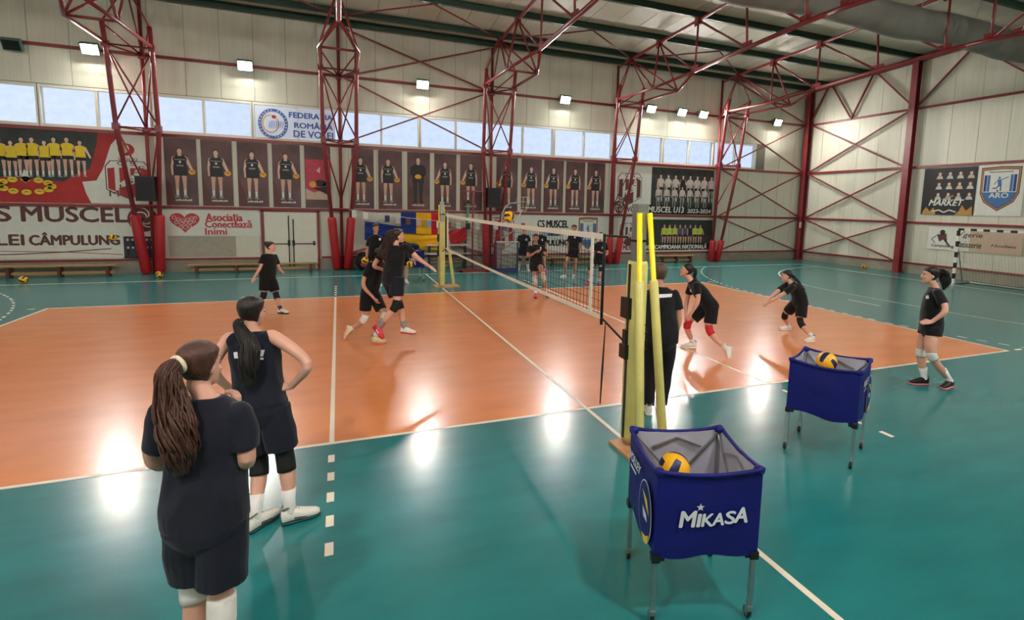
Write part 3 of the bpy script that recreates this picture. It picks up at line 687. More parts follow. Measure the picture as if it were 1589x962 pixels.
for k in range(8): figure(p, wp(1030, 365)[0]+.3*k, z0+.25, 1.05, 1, 'team', [P_LIME, P_LIME, P_LIME, P_PURP, P_PURP, P_SHIRT, P_LIME, P_LIME][k], L2)
p.obj('printed_team', t); p = Print(BF); team_crest(p, *wp(975, 363), 1.0, 1.15, t, BF, red=P_MAR); p.obj('printed_crest', t)
text('MUSCEL', (wp(966, 388)[0], z0+.08, wp(990, 388)[0], z0+.32), BF, P_MAR, t, bold=.045, shear=.15, layer=L4)
text('VICECAMPIOANA NAŢIONALĂ', (wp(1000, 388)[0], z0+.07, wp(1095, 388)[0], z0+.38), BF, P_WHITE, t, bold=.045, shear=.12, layer=L5)
# ---- gable wall posters
a, b = rp_(1436, 262), rp_(1519, 258); x0, x1, z0, z1 = a[0], b[0]-.02, 2.56, 4.47
t = banner('sponsor_poster', 'black sponsor poster with rows of small players and the word market', x0, z0, x1, z1, P_BLK, 'poster', fr=RF)
p = Print(RF)
for row in range(3):
    for k in range(4):
        cx = x0+.62+.38*k; cz = z1-.25-.42*row; p = Print(RF)
        p.ell(cx, cz, .055, .07, P_SKIN, L3); p.poly([(cx-.13, cz-.2), (cx+.13, cz-.2), (cx+.08, cz-.07), (cx-.08, cz-.07)], P_LGREY if (k+row) % 3 else P_PEACH, L2); p.obj('printed_player', t)
p = Print(RF); p.poly([(x0+.05, z0+.0), (x0+.6, z0), (x0+.5, z0+.3), (x0+.35, z0+.14), (x0+.2, z0+.32), (x0+.1, z0+.15)], P_GOLD, L2); p.obj('printed_food', t); p = Print(RF); p.poly([(x1-.65, z0), (x1-.02, z0), (x1-.05, z0+.36), (x1-.25, z0+.18), (x1-.4, z0+.4), (x1-.5, z0+.16)], P_GOLD, L2); p.obj('printed_food', t); p = Print(RF)
p.line([(x0+.45, z0+.12), (x0+.7, z0+.2), (x0+.9, z0+.1), (x0+1.1, z0+.2), (x0+1.35, z0+.12)], .05, P_WHITE, L3); p.line([(x0+.8, z0+.62), (x0+1.2, z0+.78)], .05, P_GREY, L3); p.obj('printed_script', t)
text('MARKET', (x0+.3, z0+.38, x1-.42, z0+.62), RF, P_WHITE, t, bold=.045, shear=.3, layer=L4)
a, b = rp_(1520, 256), rp_(1589, 252); x0, x1 = a[0], a[0]+1.5
t = banner('crest_poster', 'white poster with blue striped football crest on the gable wall', x0, z0, x1, z1+.03, P_WHITE, 'poster', fr=RF)
p = Print(RF); aro_crest(p, x0+.75, z0+1.02, 1.28, 1.68, t, RF); p.obj('printed_crest', t)
a, b = rp_(1442, 352), rp_(1586, 392); x0, x1, z0, z1 = a[0], b[0], 1.13, 2.05
t = banner('faded_banner', 'pale faded sponsor banner behind the handball goal', x0, z0, x1, z1, P_PEACH, fr=RF)
p = Print(RF); p.rect(x0, z0, x0+1.55, z1, P_WHITE, .0135)
p.ell(x0+.55, z1-.2, .1, .1, P_HAIR, L2); p.poly([(x0+.35, z1-.3), (x0+.7, z1-.25), (x0+.75, z1-.62), (x0+.6, z1-.5), (x0+.45, z1-.6)], P_MAR, L2); p.line([(x0+.4, z1-.3), (x0+.15, z1-.5), (x0+.3, z1-.65)], .05, P_GREY, L2); p.line([(x0+.65, z1-.5), (x0+.85, z1-.75)], .06, P_HAIR, L2)
p.obj('printed_picture', t)
for s, xa, xb, za, zb in (('Campulung', x0+.15, x0+1.0, z0+.08, z0+.22), ('gerie', x0+1.3, x0+1.95, z0+.52, z0+.74), ('Patisserie', x0+1.1, x0+1.95, z0+.16, z0+.4), ('Nicolleta', x0+2.3, x1-.2, z0+.26, z0+.36)):
    text(s, (xa, za, xb, zb), RF, P_HAIR, t, shear=.2, layer=L2, bold=.02)

# ---- flags hung behind the far net post
def cloth(name, label, cols, u0, u1, v0a, v0b, v1a, v1b, yy, wave, nseg=30, thin=.006):
    a, b, c, d = at(u0, v0a, y=yy), at(u1, v0b, y=yy), at(u1, v1b, y=yy), at(u0, v1a, y=yy)
    t = thing(name, label, 'flag', tuple((c+d)/2))
    for k, m in enumerate(cols):
        g = G(); R = []
        for i in range(13):
            s = (k + i/12)/len(cols); top = a.lerp(b, s); bot = d.lerp(c, s); row = []
            for j in range(13):
                q = j/12; pnt = top.lerp(bot, q)
                pnt += Vector((0, -.05*wave*math.sin(q*11+s*5+k) - .04*wave*math.sin(s*16-q*4), -.05*wave*math.sin(s*math.pi)*q))
                row.append(pnt)
            R.append(row)
        n = 13
        vs = [p for r in R for p in r] + [p + Vector((0, thin, 0)) for r in R for p in r]; N = n*13; fs = []
        for i in range(12):
            for j in range(12):
                q = (i*n+j, i*n+j+1, (i+1)*n+j+1, (i+1)*n+j); fs += [q, tuple(x+N for x in q[::-1])]
        g.add(vs, fs); g.obj(['blue_stripe', 'yellow_stripe', 'red_stripe'][k], m, t, True)
    return t
def big_flag():
    yy = YB-.55; pts = [((566, 343), (625, 352), (625, 388), (566, 372)), ((625, 352), (684, 362), (690, 388), (625, 388)), ((684, 362), (724, 352), (724, 372), (690, 388))]
    t = thing('draped_flag', 'large blue yellow red flag draped sideways behind the far net post', 'flag', tuple(at(650, 385, y=yy)))
    for k, (q, m) in enumerate(zip(pts, (P_BF, P_GOLDF, P_RF))):
        a, b, c, d = (at(*x, y=yy) for x in q); g = G(); vs = []; n = 15
        for i in range(n):
            for j in range(n):
                s, w = i/(n-1), j/(n-1); p_ = a.lerp(b, s).lerp(d.lerp(c, s), w)
                p_ += Vector((0, -.06*math.sin(w*14+s*(3+2*k)) - .03*math.sin(s*9+w*20), 0)); vs.append(p_)
        N = n*n; vs += [v + Vector((0, .006, 0)) for v in vs]; fs = []
        for i in range(n-1):
            for j in range(n-1):
                qd = (i*n+j, i*n+j+1, (i+1)*n+j+1, (i+1)*n+j); fs += [qd, tuple(x+N for x in qd[::-1])]
        g.add(vs, fs); g.obj(['blue_field', 'yellow_field', 'red_field'][k], m, t, True)
big_flag()
cloth('hanging_flag', 'small upright blue yellow red flag hanging above the large draped one', (P_BF, P_GOLDF, P_RF), 622, 692, 329, 331, 361, 364, YB-.72, .35)
# string of small flags
t = thing('flag_string', 'string of small flags stretched across the flags behind the net', 'bunting', tuple(at(660, 338, y=YB-.92)))
a, b = at(541, 325, y=YB-.92), at(845, 345, y=YB-.92); pts = [a.lerp(b, k/40) + Vector((0, 0, -.22*math.sin(math.pi*k/40))) for k in range(41)]
G().tube(pts, .008, 5).obj('cord', P_WHITE, t)
cm = [P_WHITE, P_WHITE, P_LGREY, P_NAVY, P_LGREY, P_MAR, P_PEACH, P_LBLUE, P_WHITE, P_HEART, P_WHITE, P_BLK, P_WHITE, P_RED, P_WHITE, P_BLUE, P_WHITE, P_RED, P_WHITE]
for k in range(19):
    q = pts[2*k+1]; G().box(q + Vector((0, -.01, -.135)), (.17, .006, .25), rz=.2*math.sin(k*2.1)).obj('pennant', cm[k], t)
# ================================================================ net, posts, carts, balls, goals, benches
M_YPAD = mat('yellow_pad_vinyl', (212, 200, 120), .5, var=.08, vscale=5, bump=.25, bscale=14)
M_YTUBE = mat('bright_yellow_tube', (244, 226, 20), .4, var=.03)
M_BAND = mat('net_tape_white', (236, 230, 214), .7, var=.05)
M_STRAND = mat('black_net_cord', (22, 22, 24), .8)
M_PLY = mat('plywood_board', (190, 140, 96), .55, var=.15, vscale=6)
def net_post(y0, out, label, full):
    """post at x=0,y0; out=-1 means the frame leans away towards -y"""
    t = thing('net_post', label, 'post', (0, y0, 0), 'padded volleyball net posts')
    G().span((-.055, y0-.055, .03), (.055, y0+.055, 2.58)).obj('upright', M_METAL, t)
    G().span((-.062, y0-.062, 2.56), (.062, y0+.062, 2.59)).obj('cap', M_METAL, t); G().span((-.062, y0-.062, 2.20), (.062, y0+.062, 2.225)).obj('rope_clamp', M_BLACK, t)
    # padding round the upright: a fat box with rounded corners
    R = []
    for z, k in ((.06, .9), (.12, 1), (1.2, 1.02), (1.96, 1), (2.0, .93)):
        R.append([Vector((k*.088*math.copysign(abs(math.cos(a))**.5, math.cos(a)), y0 + k*.095*math.copysign(abs(math.sin(a))**.5, math.sin(a)), z)) for a in [6.28318*j/20 for j in range(20)]])
    pd = G().rings(R).obj('pad', M_YPAD, t, True)
    g = G(); g.span((-.095, y0-.02, .1), (-.089, y0+.02, 1.97)); g.obj('pad_seam', M_BLACK, pd)
    for s in (-1, 1):
        top = Vector((s*.06+.0, y0+out*.09, 2.5)); ft = Vector((.38, y0+out*.06, .05)) if s > 0 else Vector((-.03, y0+out*.24, .05))
        G().tube([top, ft], .028, 10).obj('strut', M_YTUBE, t, True)
        a, b = top.lerp(ft, .28), top.lerp(ft, .99)
        G().tube([a, a.lerp(b, .01), a.lerp(b, .99), b], [.03, .046, .048, .04], 12).obj('strut_pad', M_YPAD, t, True)
    G().span((-.2, y0-.42 if out < 0 else y0-.1, .0), (.55, y0+.1 if out < 0 else y0+.42, .03)).obj('base_board', M_PLY, t)
    g = G(); g.span((-.125, y0-.06, 1.40), (-.089, y0+.1, 1.62)); g.obj('winch_box', M_BLACK, t)
    g = G(); g.span((-.135, y0-.04, .97), (-.089, y0+.08, 1.12)); g.span((-.125, y0-.02, 1.12), (-.089, y0+.04, 1.28)); g.obj('winch_handle', M_BLACK, t)
    if full:
        g = G()
        for k in range(9): g.bar((.02+.012*(k % 3), y0-.146, 1.36-.03*k), (.05+.014*((k*2) % 3), y0-.146, 1.33-.03*k), .012, .004)
        g.obj('pad_scribble', M_BLACK, t)
net_post(-1.02, -1, 'yellow padded net post nearest to the viewer', True)
net_post(9.90, 1, 'yellow padded net post at the far side of the court', False)
# net
nt_ = thing('volleyball_net', 'volleyball net with white tapes stretched across the court', 'net', (0, 4.5, 1.2))
NY0, NY1 = -.28, 9.3
def nz(y, z): return z - .03*math.sin(math.pi*(y-NY0)/(NY1-NY0))
def tape(z0, z1, name, m, th=.012):
    R = []
    for k in range(25):
        y = NY0 + (NY1-NY0)*k/24; R.append([Vector((-th/2, y, nz(y, z0))), Vector((th/2, y, nz(y, z0))), Vector((th/2, y, nz(y, z1))), Vector((-th/2, y, nz(y, z1)))])
    return G().rings(R).obj(name, m, nt_)
tape(2.17, 2.24, 'top_tape', M_BAND); tape(1.22, 1.27, 'bottom_tape', M_BAND)
for y in (0.02, 8.98): G().span((-.009, y-.025, 1.22), (.009, y+.025, 2.24)).obj('side_tape', M_BAND, nt_)
g = G()
for k in range(1, 96):
    y = NY0 + (NY1-NY0)*k/96; g.bar((0, y, nz(y, 1.26)), (0, y, nz(y, 2.18)), .0045, .0045)
for j in range(1, 10):
    z = 1.25 + .094*j
    for k in range(8):
        y, y2_ = NY0 + (NY1-NY0)*k/8, NY0 + (NY1-NY0)*(k+1)/8; g.bar((0, y, nz(y, z)), (0, y2_, nz(y2_, z)), .0045, .0045)
o = g.obj('netting', M_STRAND, nt_); o['kind'] = 'stuff'
for y in (NY0, NY1): G().tube([(0, y, 1.16), (0, y, 2.24)], .018, 8).obj('end_cord', M_STRAND, nt_, True)
for z0_, z1_ in ((2.22, 2.24), (1.24, 1.12)):
    G().tube([(0, NY0, z0_), (-.05, -.88, z1_)], .012, 6).obj('tension_rope', M_STRAND, nt_); G().tube([(0, NY1, z0_), (0, 9.77, z1_)], .012, 6).obj('tension_rope', M_STRAND, nt_)
G().tube([(0, NY0-.1, 1.2), (-.02, NY0-.1, .6), (-.03, NY0-.1, .22)], [.006, .014, .008], 6).obj('loose_strap', M_STRAND, nt_)
G().tube([(0, 9.05, 1.3), (0, 9.05, 2.3)], .012, 8).obj('antenna', P_WHITE, nt_)
tag(G().box((.09, 9.42, 1.32), (.03, .5, .28)).obj('net_card', flatmat('card_grey', (190, 190, 184))), 'pale grey card hung beside the far net post', 'card')

# ---- volleyballs: yellow and blue panels
def ball_mesh(name, c1, c2, r=.105):
    g = G(); n = 12                                       # a cube pulled onto the sphere: three curved strips on each side
    ax = [(Vector((1,0,0)), Vector((0,1,0)), Vector((0,0,1))), (Vector((0,1,0)), Vector((0,0,1)), Vector((1,0,0))), (Vector((0,0,1)), Vector((1,0,0)), Vector((0,1,0)))]
    for a, b, c in ax:
        for sg in (-1, 1):
            vs = []
            for i in range(n+1):
                for j in range(n+1):
                    u, w = math.tan((i/n*2-1)*.7854), math.tan((j/n*2-1)*.7854); vs.append((a*sg + b*u + c*w).normalized()*r)
            for i in range(n):
                g.cur = 1 if 4 <= i < 8 else 0
                k = len(g.v)
                g.add([vs[i*(n+1)+j] for j in range(n+1)] + [vs[(i+1)*(n+1)+j] for j in range(n+1)], [((j, n+1+j, n+2+j, j+1) if sg > 0 else (j, j+1, n+2+j, n+1+j)) for j in range(n)])
    return g.mesh(name, [c1, c2], True)
M_BY = mat('ball_yellow', (246, 180, 22), .45, var=.05); M_BB = mat('ball_navy', (26, 30, 84), .45); M_BBD = mat('ball_dark', (34, 26, 22), .5)
BM1 = ball_mesh('volleyball', M_BY, M_BB); BM2 = ball_mesh('volleyball', M_BY, M_BBD)
def ball(p, label, me=BM2, rot=(0, 0, 0), group='volleyballs'):
    o = bpy.data.objects.new('volleyball', me); COL.objects.link(o); o.location = p; o.rotation_euler = rot; return tag(o, label, 'ball', group)
b1 = at(36, 434, z=.105); ball(b1, 'yellow volleyball on the floor in front of the left bench', BM2, (.3, .5, 0))
b1 = at(247, 426, z=.105); ball(b1, 'yellow volleyball on the floor at the foot of the left column', BM2, (.8, .2, 1))
b1 = at(1341, 414, z=.105); ball(b1, 'yellow volleyball on the floor by the gable wall', BM2, (.2, 1.2, 2))
ball(at(175, 369, y=14.4), 'yellow volleyball bouncing in front of the club name banner', BM2, (1, .3, .4))
ball(at_depth(790, 335.5, 10.0), 'yellow volleyball flying just above the net tape', BM2, (.2, .1, 2.2))

# ---- ball carts
M_BAG = mat('royal_blue_nylon', (14, 20, 104), .6, var=.15, vscale=4, bump=.5, bscale=7, spec=.3)
M_LINE2 = mat('grey_lining', (176, 176, 190), .75, var=.1, vscale=5, bump=.3, bscale=9)
M_LOGO = mat('logo_white', (220, 222, 228), .6)
def ball_cart(label, loc, rz, group='blue ball carts'):
    t = thing('ball_cart', label, 'ball cart', loc, group, rz)
    Mw = LOCS[t.name]
    def add(g, name, m, parent=None, smooth=False):
        g.v = [tuple(Mw @ Vector(p)) for p in g.v]; return g.obj(name, m, parent or t, smooth)
    w, d, zt_, zb_ = .328, .305, 1.0, .46
    cs = [(-w, -d), (w, -d), (w, d), (-w, d)]
    # fabric walls: outer and inner skin as curved sheets with sagging edges
    names = ['front_panel', 'right_panel', 'back_panel', 'left_panel']
    for k in range(4):
        a, b = Vector((*cs[k], 0)), Vector((*cs[(k+1) % 4], 0)); dirn = (b-a).normalized(); nrm = Vector((dirn.y, -dirn.x, 0)); n, mz = 21, 13
        out = []; inn = []
        for i in range(n):
            s = i/(n-1); e = math.sin(math.pi*s)
            zt1 = zt_ - .035*e**.8; zb1 = zb_ - .03*math.sin(s*9+k)*.5 - .02*e
            for j in range(mz):
                q = j/(mz-1); z = zt1 + (zb1-zt1)*q
                bul = .012*e*math.sin(q*3.1) + .006*noise.noise(Vector((s*5+k*7, q*4, 1)))*e - .01*e*(1-q)
                p = a.lerp(b, s) + nrm*bul; out.append(Vector((p.x, p.y, z))); inn.append(Vector((p.x, p.y, z)) - nrm*.006)
        f = [(i*mz+j, i*mz+j+1, (i+1)*mz+j+1, (i+1)*mz+j) for i in range(n-1) for j in range(mz-1)]
        pn = add(G().add(out, f), names[k], M_BAG, None, True)
        add(G().add(inn, [x[::-1] for x in f]), 'lining', M_LINE2, pn, True)
        rim = [a.lerp(b, i/20) for i in range(21)]; rim = [Vector((p.x, p.y, zt_ - .035*math.sin(math.pi*i/20)**.8)) for i, p in enumerate(rim)]
        add(G().tube(rim, .014, 8), 'rim_hem', M_BAG, pn, True)
    g = G(); n = 13; vs = []
    for i in range(n):
        for j in range(n):
            s, q = i/(n-1), j/(n-1); vs.append((-w+.01+(2*w-.02)*s, -d+.01+(2*d-.02)*q, zb_+.02-.05*math.sin(math.pi*s)*math.sin(math.pi*q)))
    g.add(vs, [(i*n+j, (i+1)*n+j, (i+1)*n+j+1, i*n+j+1) for i in range(n-1) for j in range(n-1)]); add(g, 'bag_floor', M_LINE2, None, True)
    for cx, cy in cs:
        sx, sy = (1 if cx > 0 else -1), (1 if cy > 0 else -1); lx, ly = cx - sx*.017, cy - sy*.017
        lg = add(G().box((lx, ly, .53), (.026, .026, .92)), 'leg', M_METAL)
        add(G().box((lx, ly, .44), (.05, .05, .05)).box((lx-sx*.03, ly, .44), (.05, .03, .035)), 'joint', M_BLACK, lg)
        add(G().ball((lx, ly, .985), (.034, .034, .03), 12, 8), 'corner_cover', M_BAG, lg, True)
        c = add(G().box((lx, ly, .078), (.03, .04, .03)).box((lx-.014, ly+.012, .05), (.006, .035, .05)).box((lx+.014, ly+.012, .05), (.006, .035, .05)), 'caster_fork', M_METAL, lg)
        wh = G(); wh.tube([(lx-.013, ly+.02, .036), (lx-.009, ly+.02, .036), (lx+.009, ly+.02, .036), (lx+.013, ly+.02, .036)], [.03, .036, .036, .03], 18); add(wh, 'caster_wheel', M_BLACK, lg, True)
    # scissor frames inside each wall
    for k in range(4):
        a, b = Vector((*cs[k], 0))*.93, Vector((*cs[(k+1) % 4], 0))*.93; m = a.lerp(b, .5)
        for p, q in (((a, .96), (m, .62)), ((b, .96), (m, .62)), ((a.lerp(b, .2), .86), (m, .93)), ((a.lerp(b, .8), .86), (m, .93))):
            add(G().bar((p[0].x, p[0].y, p[1]), (q[0].x, q[0].y, q[1]), .016, .008), 'scissor_bar', M_METAL)
    for k in range(4):
        a, b = Vector((*cs[k], .43))*1.0, Vector((*cs[(k+1) % 4], .43)); a2, b2 = a.lerp(b, .06), a.lerp(b, .28)
        add(G().bar((a2.x*.93, a2.y*.93, .44), (b2.x*.9, b2.y*.9, .5), .014, .01), 'lower_brace', M_METAL); a2, b2 = b.lerp(a, .06), b.lerp(a, .28)
        add(G().bar((a2.x*.93, a2.y*.93, .44), (b2.x*.9, b2.y*.9, .5), .014, .01), 'lower_brace', M_METAL)
    R3 = Mw.to_3x3()
    fr = (Mw @ Vector((0, -d-.019, 0)), R3 @ Vector((1, 0, 0)), Z3, R3 @ Vector((0, -1, 0)))
    for s, x0_, x1_, h0, h1 in (('M', -.185, -.095, .655, .755), ('I', -.078, -.062, .655, .735), ('K', -.048, .02, .657, .735), ('A', .02, .088, .662, .738), ('S', .096, .155, .668, .748), ('A', .155, .235, .675, .77)):
        text(s, (x0_, h0, x1_, h1), fr, M_LOGO, t, 'logo_letter', bold=.05, shear=.12, layer=.003)
    p = Print(fr); c0, c1 = -.06, .778; pts = []
    for k in range(10): a = math.pi/2 + math.pi*k/5; r = .026 if k % 2 == 0 else .011; pts.append((c0 + r*math.cos(a), c1 + r*math.sin(a)))
    p.poly(pts, M_LOGO, .003); p.obj('logo_star', t)
    fl_ = (Mw @ Vector((-w-.019, 0, 0)), R3 @ Vector((0, -1, 0)), Z3, R3 @ Vector((-1, 0, 0)))
    p = Print(fl_); p.ell(.16, .66, .135, .2, M_LOGO, .0015, 24); p.ell(.16, .66, .127, .192, M_BAG, .003, 24); p.poly([(.12, .5), (.2, .52), (.26, .56), (.24, .49), (.17, .47)], P_YEL, .005); p.poly([(.1, .78), (.2, .76), (.25, .68), (.2, .7)], P_YEL, .005); p.poly([(.12, .68), (.2, .66), (.22, .62), (.14, .62)], M_LOGO, .005)
    p.obj('printed_ball', t); text('VOLLEY', (-.24, .82, .02, .885), fl_, M_LOGO, t, 'printed_lettering', bold=.05, shear=.3, layer=.003)
    p = Print(fl_); p.rect(-.2, .775, -.06, .79, M_LOGO, .003); p.obj('printed_mark', t)
    return t
ball_cart('blue ball cart with white logo facing the viewer, nearest of the carts', (-.755, -2.975, 0), math.radians(-16.6))
ball_cart('blue ball cart with its plain side towards the viewer, behind the nearest one', (1.97, -1.78, 0), math.radians(118))
p = at(640, 434, z=0); ball_cart('blue ball cart at the far wall behind the far net post', (p.x, p.y, 0), math.radians(5))
ball((-.80, -2.86, .80), 'yellow and blue volleyball lying in the nearest ball cart', BM1, (.4, .3, .9), 'volleyballs in the ball carts')
ball((-.62, -3.08, .56), 'volleyball low in the nearest ball cart beside the top one', BM1, (1.4, .3, .2), 'volleyballs in the ball carts')
ball((-.88, -2.98, .58), 'volleyball low in the nearest ball cart under the top one', BM1, (.4, 1.3, .2), 'volleyballs in the ball carts')
ball((1.98, -1.72, .95), 'yellow and blue volleyball topping the second ball cart', BM1, (.2, .9, .3), 'volleyballs in the ball carts')
ball((2.0, -1.62, .60), 'volleyball low in the second ball cart towards its far side', BM1, (1, .4, .5), 'volleyballs in the ball carts'); ball((1.90, -1.88, .76), 'volleyball in the middle of the second ball cart under the top one', BM1, (2, .4, .5), 'volleyballs in the ball carts'); ball((1.75, -1.80, .56), 'volleyball bulging at the lower left of the second ball cart', BM1, (.2, .4, .5), 'volleyballs in the ball carts')
tag(G().ball((p.x, p.y, 1.1), (.24, .2, .13)).obj('sports_bag', mat('black_bag_cloth', (18, 18, 20), .8), None, True), 'black bag lying on the far ball cart', 'bag')

# ---- handball goal
def goal():
    gx_, y0, y1 = 18.45, 6.45, 3.45; t = thing('handball_goal', 'black and white handball goal by the gable wall', 'goal', (gx_, 4.95, 0))
    mb, mw = M_BLACK, mat('goal_white', (232, 228, 216), .5)
    for yy in (y0, y1):
        for k in range(10): G().span((gx_-.04, yy-.04, .2*k), (gx_+.04, yy+.04, .2*(k+1))).obj('post_segment', mw if k % 2 == 0 else mb, t)
        G().tube([(gx_, yy, .03), (gx_+.95, yy, .03)], .025, 8).obj('ground_bar', M_METAL, t); G().tube([(gx_+.55, yy, .05), (gx_+.05, yy, 1.45)], .02, 8).obj('rear_stay', M_METAL, t)
        G().tube([(gx_, yy, 1.75), (gx_+.35, yy, 1.98)], .018, 8).obj('top_stay', M_METAL, t)
    for k in range(15): G().span((gx_-.04, y0-.2*k, 2.0), (gx_+.04, y0-.2*(k+1), 2.08)).obj('crossbar_segment', mb if k % 2 == 0 else mw, t)
    G().tube([(gx_+.95, y0, .03), (gx_+.95, y1, .03)], .025, 8).obj('ground_bar', M_METAL, t)
    g = G(); f = lambda y, s: Vector((gx_+.35+.6*s, y, 1.95*(1-s)+.04))
    for k in range(31): y = y0-.1*k; g.bar(f(y, 0), f(y, 1), .005, .005)
    for k in range(21): g.bar(f(y0, k/20), f(y1, k/20), .005, .005)
    for yy in (y0, y1):
        for k in range(1, 10): g.bar((gx_, yy, .2*k), f(yy, 1-.1*k), .005, .005)
        for k in range(1, 6): g.bar((gx_+.14*k, yy, .05), (gx_+.14*k*.6, yy, 1.9), .005, .005)
    o = g.obj('netting', mat('pale_net_cord', (186, 180, 160), .8), t); o['kind'] = 'stuff'
goal()
# ---- benches
def bench(label, x0, x1, y, h=.36, legs=3, m=None, rail=True):
    t = thing('bench', label, 'bench', ((x0+x1)/2, y, 0), 'gym benches along the walls'); m = m or M_WOOD
    G().span((x0, y-.14, h-.035), (x1, y+.14, h)).obj('seat', m, t)
    if rail: G().span((x0+.1, y-.02, .07), (x1-.1, y+.02, .16)).obj('lower_beam', m, t)
    for k in range(legs):
        x = x0+.25+(x1-x0-.5)*k/(legs-1); g = G(); g.span((x-.04, y-.12, 0), (x+.04, y+.12, h-.035)); g.obj('leg', M_WOODD, t)
a = at(183, 411, y=14.6); bench('long wooden bench under the club name banner at the left', -13.6, a.x, 14.6, .36, 4)
a, b = at(292, 414, y=14.7), at(494, 412, y=14.7); bench('low wooden bench in front of the white double door', a.x, b.x, 14.7, .30, 4)
a, b = at(848, 405, y=14.7), at(938, 403, y=14.7); bench('wooden bench under the team name banner behind the net', a.x, b.x, 14.7, .34, 3)
a, b = at(1020, 400, y=14.75), at(1077, 399, y=14.75); bench('short wooden bench under the lime jersey banner', a.x, b.x, 14.75, .34, 3)
MW2 = mat('white_bench_top', (214, 212, 204), .5); a, b = at(662, 395, y=14.5), at(708, 395, y=14.5)
t = thing('stacked_benches', 'white bench with a second level behind the far net post', 'bench', ((a.x+b.x)/2+.2, 14.5, 0))
for z in (.95, .62): G().span((a.x, 14.35, z-.05), (b.x+.5, 14.65, z)).obj('seat', MW2, t)
for x in (a.x+.1, b.x+.35): G().span((x-.03, 14.38, 0), (x+.03, 14.62, .9)).obj('leg', M_BLACK, t)
G().span((a.x+.1, 14.46, .3), (b.x+.35, 14.5, .36)).obj('stretcher', M_WOODD, t)
# ---- loudspeakers on the columns
for u, v, l in ((228, 293, 'black loudspeaker on the lattice column by the red team banner'), (765, 307, 'black loudspeaker on the lattice column left of the team name banner')):
    c = at(u, v, y=14.35); t = thing('loudspeaker', l, 'speaker', tuple(c - Vector((0, 0, .45))), 'loudspeakers on the columns')
    G().box(c, (.5, .4, .78)).obj('cabinet', M_BLACK, t); G().box(c + Vector((0, -.205, 0)), (.44, .012, .7)).obj('grille', mat('grille_grey', (38, 36, 40), .7), t); G().box(c + Vector((0, .24, 0)), (.1, .12, .2)).obj('wall_bracket', M_RED, t)
# ---- small stands at the back wall
t = thing('training_stand', 'thin red stand with a flat base beside the far net post', 'stand', tuple(at(733, 421, z=0))); c = at(733, 421, z=0)
g = G(); g.span((c.x-.55, c.y-.3, 0), (c.x+.55, c.y-.22, .06)); g.span((c.x-.55, c.y+.22, 0), (c.x+.55, c.y+.3, .06)); g.span((c.x-.55, c.y-.3, 0), (c.x-.45, c.y+.3, .06)); g.span((c.x+.45, c.y-.3, 0), (c.x+.55, c.y+.3, .06)); g.span((c.x-.5, c.y-.04, .04), (c.x+.5, c.y+.04, .09)); g.obj('base', M_RED, t)
G().tube([(c.x, c.y, .06), (c.x, c.y, 3.0)], .035, 8).obj('pole', M_RED, t, True); G().span((c.x-.4, c.y-.02, 3.0), (c.x+.4, c.y+.02, 3.04)).obj('cross_arm', M_RED, t)
c = at(727, 413, z=0); c.y = 14.85; t = thing('green_pole', 'green painted pole leaning at the wall left of the padded column', 'pole', tuple(c)); G().tube([(c.x-.25, 14.85, 0), (c.x-.05, 14.92, 2.6)], .05, 8).obj('shaft', mat('green_pole_paint', (60, 130, 96), .5), t, True); G().tube([(c.x-.05, 14.92, 2.55), (c.x-.04, 14.92, 2.7)], .06, 8).obj('cap', M_BLACK, t, True)
MWW = mat('white_wire', (214, 210, 200), .4)
c = at(779, 418, z=0); c = Vector((c.x, 13.9, 0)); t = thing('hoop_stand', 'grey curved hoop stand with a white wire basket behind the net', 'stand', tuple(c))
hp = at(778, 345, y=13.9); hx, hz = hp.x, hp.z; pts = [(hx, 13.9, .03), (hx, 13.9, hz), (hx+.03, 13.9, hz+.35), (hx+.15, 13.9, hz+.6), (hx+.35, 13.9, hz+.75), (hx+.75, 13.9, hz+.78)]
G().tube(pts, .035, 8).obj('curved_post', M_METAL, t, True); g = G(); g.span((hx-.3, 13.6, 0), (hx+.4, 14.2, .05)); g.obj('base', M_BLACK, t)
tb = at(812, 306, y=13.9); bc = Vector((tb.x, 13.9, tb.z))
g = G()
for rr, dz in ((.26, 0), (.28, -.18), (.2, -.4), (.12, -.55)):
    g.tube([(bc.x+rr*math.cos(6.283*k/16), bc.y+rr*math.sin(6.283*k/16), bc.z+dz) for k in range(17)], .009, 5)
for k in range(10): a_ = 6.283*k/10; g.tube([(bc.x+r_*math.cos(a_), bc.y+r_*math.sin(a_), bc.z+dz) for r_, dz in ((.26, 0), (.28, -.18), (.2, -.4), (.12, -.55))], .008, 5)
g.obj('wire_basket', MWW, t); G().tube([(bc.x-.05, 13.9, bc.z-.5), (bc.x-.4, 13.9, bc.z-1.35), (hx+.1, 13.9, bc.z-1.6)], .025, 8).obj('basket_arm', MWW, t, True)
# small training goal
MBL = mat('blue_frame_paint', (24, 50, 110), .5); a, b = at(772, 424, z=0), at(800, 420, z=0); t = thing('training_goal', 'small goal with blue base and pale net behind the volleyball net', 'goal', tuple((a+b)/2)); x0, x1, yy = a.x, a.x+.85, a.y+.2
for x in (x0, x1): G().tube([(x, yy, 0), (x, yy, 1.15)], .035, 8).obj('post', MBL, t, True); G().tube([(x, yy, .05), (x, yy+.6, .05)], .03, 8).obj('side_bar', MBL, t)
G().tube([(x0, yy, 1.15), (x1, yy, 1.15)], .03, 8).obj('crossbar', MWW, t, True); G().span((x0, yy-.04, 0), (x1, yy+.05, .16)).obj('base_bar', MBL, t); g = G()
for k in range(18): x = x0+.85*k/17; g.bar((x, yy+.02, .1), (x, yy+.02, 1.13), .008, .008)
for k in range(8): g.bar((x0, yy+.02, .2+.13*k), (x1, yy+.02, .2+.13*k), .008, .008)
